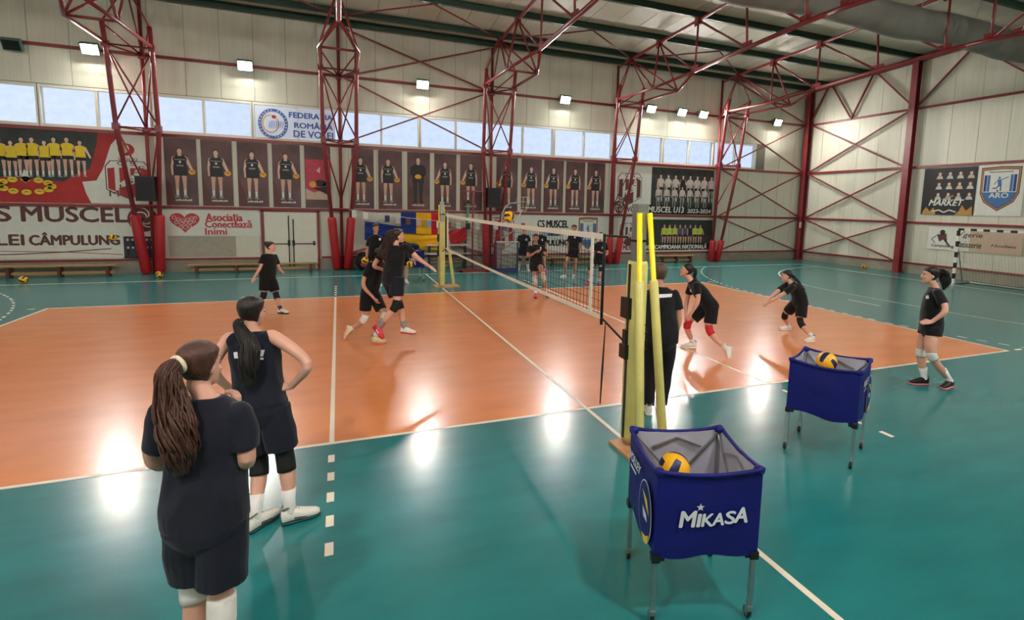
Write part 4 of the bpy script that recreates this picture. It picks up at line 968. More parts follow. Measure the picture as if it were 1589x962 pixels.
o = g.obj('netting', MWW, t); o['kind'] = 'stuff'
# dark round bag at the door column
c = at(563, 421, z=0); t = thing('gym_bag', 'dark round bag with a red end on the floor beside the door column', 'bag', (-2.05, 14.75, 0))
G().ball((-2.05, 14.75, .3), (.28, .34, .3), 18, 12).obj('body', mat('dark_bag_cloth', (30, 24, 26), .8, bump=.4, bscale=12), t, True); G().ball((-2.03, 14.5, .26), (.15, .1, .16), 14, 10).obj('end_patch', mat('red_patch', (170, 70, 74), .7), t, True); G().tube([(-2.25, 14.7, .5), (-2.12, 14.65, .66), (-1.95, 14.65, .64), (-1.85, 14.7, .5)], .02, 6).obj('handle', M_BLACK, t, True)
# ================================================================ people
SK = {'fair': (214, 160, 138), 'tan': (196, 140, 114), 'pale': (222, 174, 154)}
def skin(k): return mat('skin_' + k, SK[k], .5, var=.06, vscale=9, bump=.05, bscale=80, spec=.4)
M_TEE = mat('black_jersey_cloth', (15, 15, 18), .82, var=.2, vscale=7, bump=.25, bscale=40, spec=.25, sheen=.15)
M_NAVYC = mat('navy_jersey_cloth', (18, 20, 34), .82, var=.2, vscale=7, bump=.25, bscale=40, spec=.25, sheen=.15)
M_SHORT = mat('black_shorts_cloth', (13, 13, 16), .8, var=.2, vscale=7, bump=.2, bscale=40, spec=.25, sheen=.1)
M_NSHORT = mat('navy_shorts_cloth', (20, 22, 36), .8, var=.2, vscale=7, bump=.2, bscale=40, spec=.25, sheen=.1)
M_PADB = mat('black_knee_pad', (14, 14, 15), .8, bump=.3, bscale=50); M_PADW = mat('white_knee_pad', (222, 218, 210), .8, bump=.3, bscale=50); M_PADR = mat('red_knee_pad', (196, 30, 36), .75, bump=.3, bscale=50)
M_SOCKW = mat('white_sock', (228, 224, 220), .85, bump=.3, bscale=60); M_SOCKB = mat('dark_sock', (40, 38, 42), .85); M_SOCKG = mat('grey_sock', (146, 136, 136), .85, var=.3, vscale=30)
M_SHW = mat('white_shoe', (228, 224, 214), .55, var=.06, vscale=20); M_SHB = mat('black_shoe', (22, 20, 22), .5, var=.3, vscale=25); M_SHP = mat('pink_shoe', (214, 50, 112), .5); M_SHR = mat('red_shoe', (190, 22, 46), .5, var=.2, vscale=20, col2=(225, 60, 80)); M_SHY = mat('yellowish_shoe', (220, 206, 150), .55, var=.15, vscale=20); M_SHK = mat('grey_black_shoe', (96, 92, 90), .55, var=.5, vscale=22)
M_SOLEW = mat('white_sole', (232, 230, 224), .6); M_SOLEG = mat('green_black_sole', (20, 60, 56), .6); M_SOLER = mat('red_sole', (196, 30, 60), .6); M_SOLEB = mat('black_sole', (24, 22, 22), .6); M_SOLEP = mat('pink_sole', (230, 120, 130), .6)
def hairmat(n, rgb): return mat('hair_' + n, rgb, .42, var=.4, vscale=30, bump=.6, bscale=70, stretch=(3, 3, .35), spec=.5)
H_BRN = hairmat('brown', (76, 44, 31)); H_DRK = hairmat('dark', (30, 21, 18)); H_BLK = hairmat('black', (18, 15, 15)); H_MID = hairmat('mid_brown', (70, 44, 32)); H_GRY = hairmat('greying', (92, 68, 56))
M_EYEW = mat('eye_white', (196, 184, 176), .3, var=0); M_EYED = mat('eye_dark', (30, 20, 16), .25, var=0); M_LIP = mat('lip_rose', (176, 92, 88), .5); M_TIE = mat('pale_hair_tie', (222, 208, 180), .7)

def catmull(P, n=5):
    P = [Vector(p) for p in P]; Q = [P[0]*2-P[1]] + P + [P[-1]*2-P[-2]]; out = []
    for i in range(1, len(Q)-2):
        for k in range(n):
            t = k/n; a, b, c, d = Q[i-1], Q[i], Q[i+1], Q[i+2]
            out.append(.5*((2*b) + (c-a)*t + (2*a-5*b+4*c-d)*t*t + (3*b-a-3*c+d)*t**3))
    out.append(P[-1]); return out
def lerpl(xs, ys, x):
    return float(np.interp(x, xs, ys))
def limb(g, P, prof, n=14, flat=False):
    """P: joints; prof: list of (param 0..1 along length, radius)"""
    C = catmull(P, 6); L = [0.0]
    for a, b in zip(C, C[1:]): L.append(L[-1] + (b-a).length)
    T = L[-1]; xs = [p[0] for p in prof]; ys = [p[1] for p in prof]
    pts = [C[0]] + C + [C[-1]]; rs = [lerpl(xs, ys, l/T) for l in L]
    d0 = (C[0]-C[1]).normalized(); d1 = (C[-1]-C[-2]).normalized(); k = .02 if flat else .6
    pts = [C[0] + d0*rs[0]*k] + C + [C[-1] + d1*rs[-1]*k]; rr = [rs[0]*(.97 if flat else .5)] + rs + [rs[-1]*(.97 if flat else .5)]
    g.tube(pts, rr, n)
def sring(c, rx, ry, a, b, n=24, p=2.3):
    out = []
    for k in range(n):
        t = 6.28318530718*k/n; cx, sx = math.cos(t), math.sin(t)
        out.append(c + rx*(a*math.copysign(abs(cx)**(2/p), cx)) + ry*(b*math.copysign(abs(sx)**(2/p), sx)))
    return out
def oring(c, r, f, w, fr, bk, n=24, p=2.2):
    """ring with separate front and back reach, for heads and hair"""
    out = []
    for k in range(n):
        t = 6.28318530718*k/n; cx, sx = math.cos(t), math.sin(t); m = (fr+bk)/2; h = (fr-bk)/2
        out.append(c + r*(w*math.copysign(abs(cx)**(2/p), cx)) + f*(m + h*math.copysign(abs(sx)**(2/p), sx)))
    return out
def hand(g, W_, d, n, s, k=1.0, curl=.5, spread=.0):
    """W_ wrist, d fingers, n palm normal, s thumb side"""
    d = d.normalized(); n = (n - d*n.dot(d)).normalized(); s = d.cross(n) * (1 if d.cross(n).dot(s) > 0 else -1)
    R = []
    for t, w, th in ((-.012, .024, .019), (.02, .031, .018), (.05, .039, .016), (.085, .040, .014), (.092, .036, .011)):
        R.append(sring(W_ + d*t*k, s, n, w*k, th*k, 14, 2.6))
    g.rings(R)
    for i, (o, l) in enumerate(((.030, .066), (.0105, .078), (-.0095, .072), (-.029, .056))):
        b = W_ + (d*.08 + s*o)*k; a = 0.0; P = [b - d*.01*k, b]; dd = (d + s*(o*spread*8)).normalized()
        for q, fr in enumerate((.45, .31, .24)):
            a += curl*(.55 if q == 0 else .8); v = dd*math.cos(a) + n*math.sin(a); P.append(P[-1] + v*l*fr*k*1.05)
        g.tube(P + [P[-1] + (P[-1]-P[-2]).normalized()*.004*k], [.0095*k, .0098*k, .0092*k, .0085*k, .0078*k, .003*k], 8)
    b = W_ + (d*.022 + s*.022)*k; v1 = (d*.72 + s*.62 + n*.25).normalized(); v2 = (d*.9 + s*.22 + n*.35*curl).normalized()
    g.tube([b - v1*.012*k, b, b + v1*.034*k, b + v1*.034*k + v2*.026*k, b + v1*.034*k + v2*.05*k], [.013*k, .0145*k, .0118*k, .0105*k, .0055*k], 8)
LACE = mat('lace_grey', (120, 118, 114), .7)
def raw(g, vox, smooth, dec, name, parent, m, wr=None):
    me = g.mesh(name, m); o = bpy.data.objects.new(name, me); COL.objects.link(o)
    r = o.modifiers.new('r', 'REMESH'); r.mode = 'VOXEL'; r.voxel_size = vox
    if smooth: q = o.modifiers.new('s', 'SMOOTH'); q.factor = .5; q.iterations = smooth
    if dec < 1: q = o.modifiers.new('d', 'DECIMATE'); q.ratio = dec
    PENDING_MESH.append((o, name, parent, wr, m, dec))
def shoe(parent, heel, toe, up, L, upm, solem, accent=None):
    f = (toe-heel).normalized(); up = (up - f*up.dot(f)).normalized(); r = f.cross(up); sc = L/.28; g = G(); R = []
    for s, w, h in ((0, .022, .06), (.015, .031, .1), (.1, .039, .115), (.24, .041, .116), (.38, .043, .102), (.5, .046, .086), (.65, .048, .068), (.8, .046, .056), (.93, .035, .046), (.99, .02, .036)):
        R.append(sring(heel + f*(s*L) + up*((.018+h/2)*sc), r, up, w*sc, h/2*sc, 16, 2.6))
    g.rings(R); o = g.obj('shoe', upm, parent, True)
    G().tube([heel + f*(.13*L) + r*(.033*math.cos(q)*sc) + f*(.045*math.sin(q)*sc) + up*(.13+.012*math.cos(q)**2)*sc for q in [6.28318*j/14 for j in range(15)]], .008*sc, 6).obj('collar', LACE, o, True)
    R = []
    for s, w in ((-.01, .026), (.03, .036), (.15, .041), (.35, .04), (.55, .046), (.72, .05), (.88, .043), (.97, .028), (1.01, .014)):
        R.append(sring(heel + f*(s*L) + up*(.013+(.008 if s > .95 else 0))*sc, r, up, w*sc, .0125*sc, 16, 3.5))
    G().rings(R).obj('sole', solem, o, True)
    for q in range(4): sx_ = .36+.07*q; G().bar(heel + f*(sx_*L) + r*-.018*sc + up*(.124-.1*(sx_-.36)/.3*.6)*sc, heel + f*((sx_+.01)*L) + r*.018*sc + up*(.124-.1*(sx_-.36)/.3*.6)*sc, .006*sc, .005*sc, up).obj('lace', LACE, o)
    if accent:
        for sd in (-1, 1): G().bar(heel + f*.3*L + r*sd*.041*sc + up*.05*sc, heel + f*.62*L + r*sd*.046*sc + up*.035*sc, .006, .02*sc, up).obj('side_stripe', accent, o)
    return o
DECALS = []
def person(label, d0, J, look, feet, Hh=1.75, girth=1.0, sk='fair', tee=M_TEE, sleeve=.62, short=M_SHORT, short_len=.62, hem=-.10, pads=None, socks=None, shoes=(M_SHW, M_SOLEW), hair=None, hands=None, vox=.009, dec=.4, loose=1.0, long_pants=False, chest=1.0, accent=None, group='players and coaches on the court', wr=(.007, 7.0), vneck=False, headup=None, nolegs=False):
    P = {k: at_depth(v[0], v[1], d0 + (v[2] if len(v) > 2 else 0)) for k, v in J.items()}
    k = Hh/1.75; S = skin(sk)
    pel = (P['hipL'] + P['hipR'])/2; neck = P['neck']
    hipr = (P['hipR'] - P['hipL']).normalized(); shr = (P['shR'] - P['shL']).normalized()
    F = {}
    for s in 'LR':
        ft = feet.get(s)
        if ft is None: continue
        if ft[0] == 'air': he, to = at_depth(ft[1][0], ft[1][1], d0+ft[1][2]), at_depth(ft[2][0], ft[2][1], d0+ft[2][2])
        elif ft[0] == 'c':
            c_ = at_depth(ft[1][0], ft[1][1], d0+ft[1][2]); v_ = Vector((ft[2][0], ft[2][1], 0)).normalized(); he, to = Vector((c_.x, c_.y, 0)) - v_*.1, Vector((c_.x, c_.y, 0)) + v_*.1
        else: he, to = at(*ft[0], z=0), at(*ft[1], z=0)
        mid = (he+to)/2; f = (to-he).normalized(); L = .272*k; he = mid - f*L/2; to = mid + f*L/2
        if ft[0] != 'air':
            up = Vector((0, 0, 1)); lift = (ft[3] if len(ft) > 3 else 0) if ft[0] == 'c' else (ft[2] if len(ft) > 2 else 0)
            he.z = lift; to.z = 0.0
        kn = P['kn'+s]; shin = (kn - (he + f*.07)).normalized()
        up = Vector((0, 0, 1)) if ft[0] != 'air' else shin
        up2 = (up - (to-he).normalized()*up.dot((to-he).normalized())).normalized()
        F[s] = (he, to, up2); P['an'+s] = he + (to-he)*.22 + up2*.10*k
    base = (F['L'][0] + F['R'][0])/2 if len(F) == 2 else pel
    t = thing('person', label, 'person', (base.x, base.y, 0), group)
    # ---------------- skin body
    g = G(); spine = catmull([pel, pel.lerp(neck, .5) + P.get('bend', Vector((0, 0, 0))), neck], 10); NS = len(spine)
    if 'belly' in P: spine = catmull([pel, P['belly'], neck], 10)
    def sp(q):
        if q <= 0: return pel + (spine[0]-spine[1]).normalized()*(-q)*(neck-pel).length
        if q >= 1: return neck + (spine[-1]-spine[-2]).normalized()*(q-1)*(neck-pel).length
        i = q*(len(spine)-1); a = int(i); return spine[a].lerp(spine[min(a+1, len(spine)-1)], i-a)
    def torso(gg, tab, kk=1.0):
        R = []
        for q, a, b in tab:
            c = sp(q); tg = (sp(min(q+.03, 1.2)) - sp(q-.03)).normalized(); r = hipr.lerp(shr, max(0, min(1, q))).normalized(); r = (r - tg*r.dot(tg)).normalized(); f = tg.cross(r)
            R.append(sring(c + f*(.01 if q > .3 else -.008), r, f, a*k*girth*kk, b*k*girth*kk, 28, 2.4))
        gg.rings(R)
    torso(g, [(-.24, .05, .03), (-.18, .10, .07), (-.1, .145, .092), (0, .158, .105), (.18, .145, .098), (.38, .125, .085), (.6, .138, .098*chest), (.78, .15, .095*chest), (.9, .13, .075), (.98, .075, .06), (1.03, .05, .05)])
    hu = headup if headup is not None else Vector((0, 0, 1)); hf = Vector(look).normalized(); hu = (hu - hf*hu.dot(hf)*1.0).normalized(); hr = hf.cross(hu); C = P['head']; kh = k*1.02
    hp = lambda x, y, z: C + (hr*x + hf*y + hu*z)*kh
    g.tube([sp(.93), sp(1.02), hp(0, -.022, -.09), hp(0, -.015, -.04)], [.06*k, .052*k, .05*k, .05*k], 14)
    R = [oring(hp(0, 0, z), hr, hf, w*kh, f*kh, b*kh) for z, w, f, b in ((-.117, .018, .078, .048), (-.106, .034, .091, .02), (-.082, .05, .094, -.02), (-.05, .060, .093, -.06), (-.02, .067, .091, -.085), (.02, .073, .087, -.1), (.05, .076, .086, -.105), (.075, .072, .074, -.098), (.095, .058, .05, -.08), (.110, .034, .02, -.05), (.117, .012, -.005, -.025))]
    g.rings(R)
    Mh = Matrix((hr, hf, hu)).transposed()
    g.tube([hp(0, .082, .03), hp(0, .093, .005), hp(0, .112, -.024), hp(0, .095, -.036)], [.009*kh, .011*kh, .014*kh, .011*kh], 10); g.ball(hp(0, .083, -.1), .021*kh, 10, 8)
    for s in (-1, 1):
        g.ball(hp(s*.013, .095, -.03), .011*kh, 8, 6); g.ball(hp(s*.03, .08, .024), (.024*kh, .013*kh, .008*kh), 10, 6, Mh); g.ball(hp(s*.073, -.01, -.012), (.011*kh, .019*kh, .031*kh), 12, 8, Mh); g.ball(hp(s*.038, .072, -.03), (.022*kh, .022*kh, .02*kh), 10, 6, Mh)
    g.ball(hp(0, .087, -.064), (.024*kh, .013*kh, .012*kh), 10, 6, Mh)
    for s, sg in (('L', -1), ('R', 1)):
        sh, el, wr_ = P['sh'+s], P['el'+s], P['wr'+s]
        limb(g, [sh.lerp(sp(.86), .3), sh, el, wr_], [(0, .045*k), (.12, .050*k*girth**.5), (.35, .045*k*girth**.5), (.55, .039*k), (.66, .041*k), (.85, .031*k), (1, .027*k)])
        hd = (hands or {}).get(s, {}); d = hd.get('d'); d = Vector(d) if d is not None else (wr_-el); tor = (sp(.5) - wr_); nn = Vector(hd['n']) if 'n' in hd else tor
        ts = Vector(hd['t']) if 't' in hd else hipr.cross(Vector((0, 0, 1)))*-1
        hand(g, wr_, d.normalized(), nn, ts, k, hd.get('curl', .35))
    if not nolegs:
        for s in 'LR':
            hp_, kn, an = P['hip'+s], P['kn'+s], P['an'+s]
            limb(g, [hp_.lerp(pel, .15), kn, an], [(0, .083*k*girth), (.2, .085*k*girth), (.38, .066*k*girth**.5), (.5, .055*k), (.58, .054*k), (.68, .058*k), (.85, .043*k), (.95, .037*k), (1, .037*k)], 16)
            if s in F: he, to, up = F[s]; g.tube([an, he.lerp(to, .35) + up*.06*k, he.lerp(to, .75) + up*.035*k], [.037*k, .036*k, .03*k], 10)
    raw(g, vox, 4, dec, 'body', t, S)
    # ---------------- face details
    for s in (-1, 1):
        e = G().ball(hp(s*.031, .084, .004), (.0135*kh, .007*kh, .0075*kh), 10, 8, Mh).obj('eye', M_EYEW, t, True); G().ball(hp(s*.031, .0895, .004), (.0075*kh, .0035*kh, .0072*kh), 8, 6, Mh).obj('iris', M_EYED, e, True)
        G().tube([hp(s*.014, .094, .023), hp(s*.03, .0945, .029), hp(s*.048, .083, .024)], [.003*kh, .0042*kh, .0025*kh], 6).obj('eyebrow', (hair or {}).get('m', H_DRK), t, True)
    G().ball(hp(0, .0955, -.064), (.022*kh, .0075*kh, .0085*kh), 12, 8, Mh).obj('lips', M_LIP, t, True)
    # ---------------- clothes
    if tee:
        g = G(); ls = loose
        torso(g, [(hem, .183, .136), (hem+.03, .185, .138), (.12, .178*ls, .13*ls), (.38, .166*ls, .122*ls), (.6, .168, .126*chest), (.76, .178, .118*chest), (.86, .182, .098), (.93, .150, .082), (.985, .096, .072), (1.01, .078, .066)], 1.0)
        for s in 'LR':
            sh, el = P['sh'+s], P['el'+s]
            if sleeve > 0: g.ball(sh.lerp(sp(.84), .06), .064*k*girth**.3, 16, 12)
            if sleeve > 0: limb(g, [sh.lerp(sp(.80), .5), sh.lerp(sp(.84), .08), sh.lerp(el, sleeve*.5), sh.lerp(el, sleeve)], [(0, .062*k), (.25, .058*k*girth**.5), (.5, .063*k*girth**.5), (1, .068*k*girth**.5)], 16, True)
            else: g.ball(sh.lerp(sp(.86), .30), (.065*k, .065*k, .065*k), 14, 10)
        raw(g, vox, 9, dec, 'shirt', t, tee, wr)
    g = G()
    torso(g, [(.24, .150, .108), (.18, .160, .118), (.05, .178, .134), (-.08, .178, .138), (-.17, .14, .118), (-.25, .1, .085), (-.31, .05, .04)])
    for s in 'LR':
        hp_, kn = P['hip'+s], P['kn'+s]
        if long_pants:
            limb(g, [hp_, kn, P['an'+s].lerp(kn, .02)], [(0, .1*k*girth), (.25, .098*k*girth), (.5, .076*k), (.75, .07*k), (1, .062*k)], 16, True)
        elif not nolegs or True:
            limb(g, [hp_, hp_.lerp(kn, short_len*.5), hp_.lerp(kn, short_len)], [(0, .108*k*girth), (.5, .113*k*girth), (1, .109*k*girth)], 18, True)
    raw(g, vox, 4, dec, 'trousers' if long_pants else 'shorts', t, short, (wr[0]*.8, wr[1]) if wr else None)
    if not nolegs:
        for s in 'LR':
            hp_, kn, an = P['hip'+s], P['kn'+s], P['an'+s]; pd = (pads or {}).get(s)
            if pd:
                m, a, b = pd; C_ = catmull([hp_, kn, an], 14); i0, i1 = int((1-a)*14), 14 + int(b*14); seg = C_[i0:i1+1]
                g = G(); rr = [.066*k*girth**.6 if abs(i-(14-i0)) < 5 else .062*k*girth**.5 for i in range(len(seg))]; rr[0] *= .97; g.tube(seg, rr, 18); o = g.obj('knee_pad', m, t, True)
            so = (socks or {}).get(s)
            if so:
                m, hgt = so; a = an; b = an.lerp(kn, hgt); he, to, up = F[s]
                g = G(); g.tube([he.lerp(to, .3) + up*.06*k, a, a.lerp(b, .5), b], [.036*k, .043*k, .045*k, lerpl([.1, .5], [.046*k, .06*k], hgt)], 16); g.obj('sock', m, t, True)
            if s in F:
                he, to, up = F[s]; sm = shoes if not isinstance(shoes, dict) else shoes[s]; shoe(t, he, to, up, .275*k, sm[0], sm[1], accent)
    # ---------------- hair
    if hair:
        m = hair['m']; R = []
        ZT = [.117, .110, .095, .075, .05, .02, -.02, -.05, -.082, -.106]; WT = [.012, .034, .058, .072, .076, .073, .067, .060, .05, .034]; FT = [-.005, .02, .05, .074, .086, .087, .091, .093, .094, .091]; BT = [-.025, -.05, -.08, -.098, -.105, -.1, -.085, -.06, -.02, .02]
        ip = lambda tab, z: lerpl(ZT[::-1], tab[::-1], z)
        tmax = hair.get('t', .013); nape = -.075 if hair.get('short') else -.088
        for z in [.117-.0085*i_ for i_ in range(25)]:
            ring = []
            for a_ in range(36):
                th = 6.28318530718*a_/36; cx_, sx_ = math.cos(th), math.sin(th)
                if sx_ > 0: zl = lerpl([0, .35, .75, 1], [-.005, .042, .059, .063], sx_)
                else: zl = lerpl([0, .25, .6, 1], [-.005, -.045, nape, nape-.01], -sx_)
                th_ = max(-.02, min(tmax, (z-zl)*.5)); w_, f_, b_ = ip(WT, z), ip(FT, z), ip(BT, z); m_ = (f_+b_)/2; h_ = (f_-b_)/2
                ex = 2/2.2; px_ = (w_+th_)*math.copysign(abs(cx_)**ex, cx_); py_ = m_ + (h_+th_)*math.copysign(abs(sx_)**ex, sx_)
                ring.append(hp(px_, py_, z + max(0, th_)*max(0, (z-.05)/.067)))
            R.append(ring)
        top = [hp(0, -.015, .117+tmax)]*36
        g = G(); g.rings([[p_*.15 + Vector(hp(0, -.015, .118+tmax))*.85 for p_ in R[0]]] + R)
        if hair.get('bun'): q = hair['bun']; g.ball(hp(*q), .042*kh, 14, 10); g.ball(hp(q[0], q[1]+.02, q[2]+.02), .034*kh, 12, 8); g.ball(hp(q[0]+.01, q[1]-.02, q[2]-.015), .032*kh, 12, 8)
        raw(g, min(vox, .008), 3, .5, 'hair', t, m, (.0025, 30.0))
        if hair.get('tail'):
            T = hair['tail']; pts = [hp(*q[:3]) if q[0] != 'px' else at_depth(q[1], q[2], d0+q[3]) for q in T['pts']]; C_ = catmull(pts, 6); n = len(C_); w = T['w']; g = G()
            wid = lambda s: lerpl([i/(len(w)-1) for i in range(len(w))], w, s)*kh
            rnd = random.Random(len(label)); g.tube(C_, [max(.004, wid(i/(n-1))*.8) for i in range(n)], 14)
            for st in range(int(T.get('n', 16)*4)):
                a0 = rnd.uniform(0, 6.28); rr = rnd.uniform(.75, 1.12); ph = rnd.uniform(0, 6.28); wv = T.get('wave', .25); Q = []; rs = []; end = int(n*rnd.uniform(.8, 1.0))
                for i in range(max(4, end)):
                    s = i/(n-1); tg = (C_[min(i+1, n-1)] - C_[max(i-1, 0)]).normalized(); _, aa, bb = frame_of(tg, (1, .2, 0)); ang = a0 + .5*math.sin(s*7+ph)
                    rad = wid(s)*rr*(1 + wv*math.sin(s*13+ph)); Q.append(C_[i] + (aa*math.cos(ang) + bb*math.sin(ang))*rad*.8); rs.append(max(.0022, wid(s)*.1*(1-.4*s)))
                rs[-1] = .0012; g.tube(Q, rs, 5)
            o = g.obj(T.get('name', 'ponytail'), m, t, True)
            if T.get('tie'): i = T.get('tie_at', 2); tg = (C_[i+1]-C_[i-1]).normalized(); _, aa, bb = frame_of(tg); rr = wid(i/(n-1))*1.12; G().tube([C_[i] + (aa*math.cos(q) + bb*math.sin(q))*rr for q in [6.28318*j/16 for j in range(17)]], .011*kh, 8).obj('hair_tie', T['tie'], o, True)
        if hair.get('beard'): pass
    return t
def decal(obj_thing, part, quad, m, name='printed_mark', nu=4, nv=3):
    DECALS.append((obj_thing, part, quad, m, name, nu, nv))
# ---------------------------------------------------------------- who stands where
HB = lambda m, **k: dict(m=m, **k)
Q1 = person('person with long wavy brown ponytail and navy kit, nearest to the viewer, seen from behind', 2.62,
    dict(head=(311, 567, .03), neck=(318, 618, .02), shL=(250, 640, .0), shR=(374, 643, .03), elL=(240, 716, .06), elR=(383, 716, .02), wrL=(318, 705, .26), wrR=(366, 640, .2),
         hipL=(294, 800, .0), hipR=(346, 800, .02), knL=(302, 910, .05), knR=(344, 922, .03)),
    (.45, .88, -.05), dict(L=((306, 1092), (300, 1058)), R=((346, 1096), (352, 1060))), 1.76, 1.05, 'fair', M_NAVYC, .72, M_NSHORT, .82, -.05,
    dict(L=(M_PADW, .26, .16), R=(M_PADW, -.02, .55)), dict(L=(M_SOCKW, .2), R=(M_SOCKW, .2)), (M_SHW, M_SOLEW),
    HB(H_BRN, tail=dict(pts=[(-.01, -.075, .03), (-.015, -.12, .035), (-.03, -.165, -.005), ('px', 266, 625, -.13), ('px', 274, 665, -.15), ('px', 280, 700, -.15), ('px', 282, 735, -.13)], w=[.03, .034, .05, .068, .08, .076, .04], n=60, wave=.22, tie=M_TIE, tie_at=6)),
    dict(R=dict(d=(.08, .1, .9), n=(-.6, .2, .1), curl=.9, t=(-.3, -.9, 0)), L=dict(d=(.9, .2, .1), curl=.5)), vox=.0065, dec=.45, loose=1.05, wr=(.013, 6.0))
Q2 = person('person in sleeveless dark top with hand on hip, seen from behind beside the attack line', 4.05,
    dict(head=(391, 484, .03), neck=(391, 517, .02), shL=(354, 527, .0), shR=(425, 523, .0), elL=(331, 572, -.06), elR=(476, 563, -.06), wrL=(356, 603, .04), wrR=(452, 600, .02),
         hipL=(385, 634, .0), hipR=(425, 632, .0), knL=(402, 719, .05), knR=(443, 712, .04)),
    (.42, .9, -.04), dict(L=((399, 820), (420, 806)), R=((447, 812), (487, 800))), 1.79, 1.06, 'fair', M_NAVYC, 0, M_NSHORT, .78, .02,
    dict(L=(M_PADB, .22, .24), R=(M_PADB, .22, .24)), dict(L=(M_SOCKW, .42), R=(M_SOCKW, .42)), (M_SHW, M_SOLEG),
    HB(H_DRK, tail=dict(pts=[(-.02, -.1, -.05), (-.02, -.135, -.08), ('px', 388, 535, -.17), ('px', 386, 568, -.19), ('px', 386, 600, -.18)], w=[.03, .036, .062, .074, .045], n=26, wave=.1)),
    dict(R=dict(d=(-.75, .3, -.05), n=(-.3, .5, -.6), curl=.25, t=(-.2, .6, .6)), L=dict(d=(.75, .3, -.05), n=(.3, .5, -.6), curl=.25, t=(.2, .6, .6))), vox=.0075, dec=.4, wr=(.011, 6.5), accent=M_SHK)
Q3 = person('person with hair bun and black knee pads walking in front of the double door', 11.62,
    dict(head=(420, 382.5, 0), neck=(417, 394, 0), shL=(427, 398, .12), shR=(409, 398, -.12), elL=(432, 415, .18), elR=(404, 414.5, -.2), wrL=(438, 421.5, .05), wrR=(395, 429.5, -.25),
         hipL=(420, 430, .07), hipR=(411, 430, -.07), knL=(429, 459, .08), knR=(409, 458, -.08)),
    (.96, -.2, 0), dict(L=((431, 486), (449, 487)), R=('c', (402, 482, .0), (.95, -.2), .08)), 1.63, 1.05, 'fair', M_TEE, .7, M_SHORT, .74, -.08,
    dict(L=(M_PADB, .16, .26), R=(M_PADB, .16, .26)), dict(L=(M_SOCKB, .2), R=(M_SOCKB, .2)), (M_SHW, M_SOLEB), HB(H_DRK, bun=(0, -.105, .075)), None, .01, .4, 1.05, accent=M_BLACK)
Q4 = person('stooping person with one white knee pad running behind the long-haired jumper', 9.65,
    dict(head=(596, 393, 0), neck=(588, 404, 0), shL=(588, 410, .16), shR=(574, 411, -.14), elL=(602, 432, .22), elR=(564, 441, -.2), wrL=(606, 452, .1), wrR=(580, 462.5, -.2),
         hipL=(579, 453, .09), hipR=(569, 454, -.09), knL=(596, 491, -.02), knR=(566, 493, -.1)),
    (.94, .1, -.3), dict(L=((576, 532), (600, 533)), R=('air', (538, 503, -.12), (531, 527, -.12))), 1.74, 1.0, 'tan', M_TEE, .62, M_SHORT, .72, -.12,
    dict(R=(M_PADW, .14, .3), L=(M_PADW, .14, .22)), dict(L=(M_SOCKW, .2), R=(M_SOCKW, .15)), (M_SHY, M_SOLEP), HB(H_MID, bun=(0, -.13, .02)), dict(R=dict(curl=.5)), .01, .4)
Q5 = person('person with long loose brown hair jumping with arm stretched to the net', 9.1,
    dict(head=(617, 366, .03), neck=(613, 381, 0), shL=(598, 388, .12), shR=(630, 383, -.1), elL=(581, 411, .12), elR=(648, 400, -.12), wrL=(593, 418, .3), wrR=(666, 413, -.1),
         hipL=(602, 430, .08), hipR=(617, 430, -.08), knL=(620, 474, .12), knR=(614, 474, -.12)),
    (.95, .22, .05), dict(R=('air', (577, 506, -.05), (594, 529, -.12)), L=('air', (622, 517, .12), (645, 519, .08))), 1.80, 1.08, 'fair', M_TEE, .62, M_NSHORT, .66, -.12,
    dict(R=(M_PADB, .2, .24), L=(M_PADB, .2, .2)), dict(R=(M_SOCKG, .3), L=(M_SOCKG, .3)), dict(R=(M_SHR, M_SOLER), L=(M_SHW, M_SOLER)),
    HB(hairmat('loose_dark', (50, 31, 25)), tail=dict(pts=[(0, -.05, .07), (0, -.11, .03), (0, -.13, -.05), ('px', 600, 384, -.03), ('px', 597, 396, -.06), ('px', 601, 405, -.06)], w=[.05, .072, .085, .095, .09, .03], n=34, wave=.35, name='loose_hair')),
    dict(R=dict(curl=.2)), .009, .4, accent=M_SOLEW)
Q6 = person('dark-haired person in black polo holding a ball in front of the blue flag', 15.7,
    dict(head=(583, 354, -.03), neck=(583, 364.5, .02), shL=(592.5, 371, 0), shR=(573, 372, 0), elL=(597, 388, 0), elR=(570, 388, 0), wrL=(595, 401, -.1), wrR=(569, 401, -.14),
         hipL=(588, 395, 0), hipR=(578, 395, 0), knL=(589, 418, 0), knR=(577, 418, 0)), (.25, -.96, 0), dict(L=('c', (589, 442, -.05), (.2, -.9)), R=('c', (577, 442, -.05), (-.2, -.9))), 1.88, 1.08, 'tan', M_TEE, .62, M_SHORT, .6, -.08,
    None, dict(L=(M_SOCKW, .15), R=(M_SOCKW, .15)), (M_SHW, M_SOLEW), HB(H_BLK, short=True, t=.018), None, .011, .5)
Q16 = person('person in black half hidden behind the jumper at the far ball cart', 16.3,
    dict(head=(622, 362, 0), neck=(624, 374, .02), shL=(633, 379, 0), shR=(616, 380, 0), elL=(639, 393, -.06), elR=(612, 393, 0), wrL=(643, 405, -.08), wrR=(612, 405, -.12),
         hipL=(630, 400, 0), hipR=(621, 400, 0), knL=(631, 420, 0), knR=(621, 420, 0)), (.2, -.96, -.1), dict(L=('c', (631, 440, 0), (.2, -.9)), R=('c', (621, 440, 0), (-.2, -.9))), 1.68, 1.0, 'fair', M_TEE, .62, M_SHORT, .6, -.08,
    None, dict(L=(M_SOCKW, .15), R=(M_SOCKW, .15)), (M_SHW, M_SOLEW), HB(H_DRK, short=True, t=.018), None, .0115, .5)
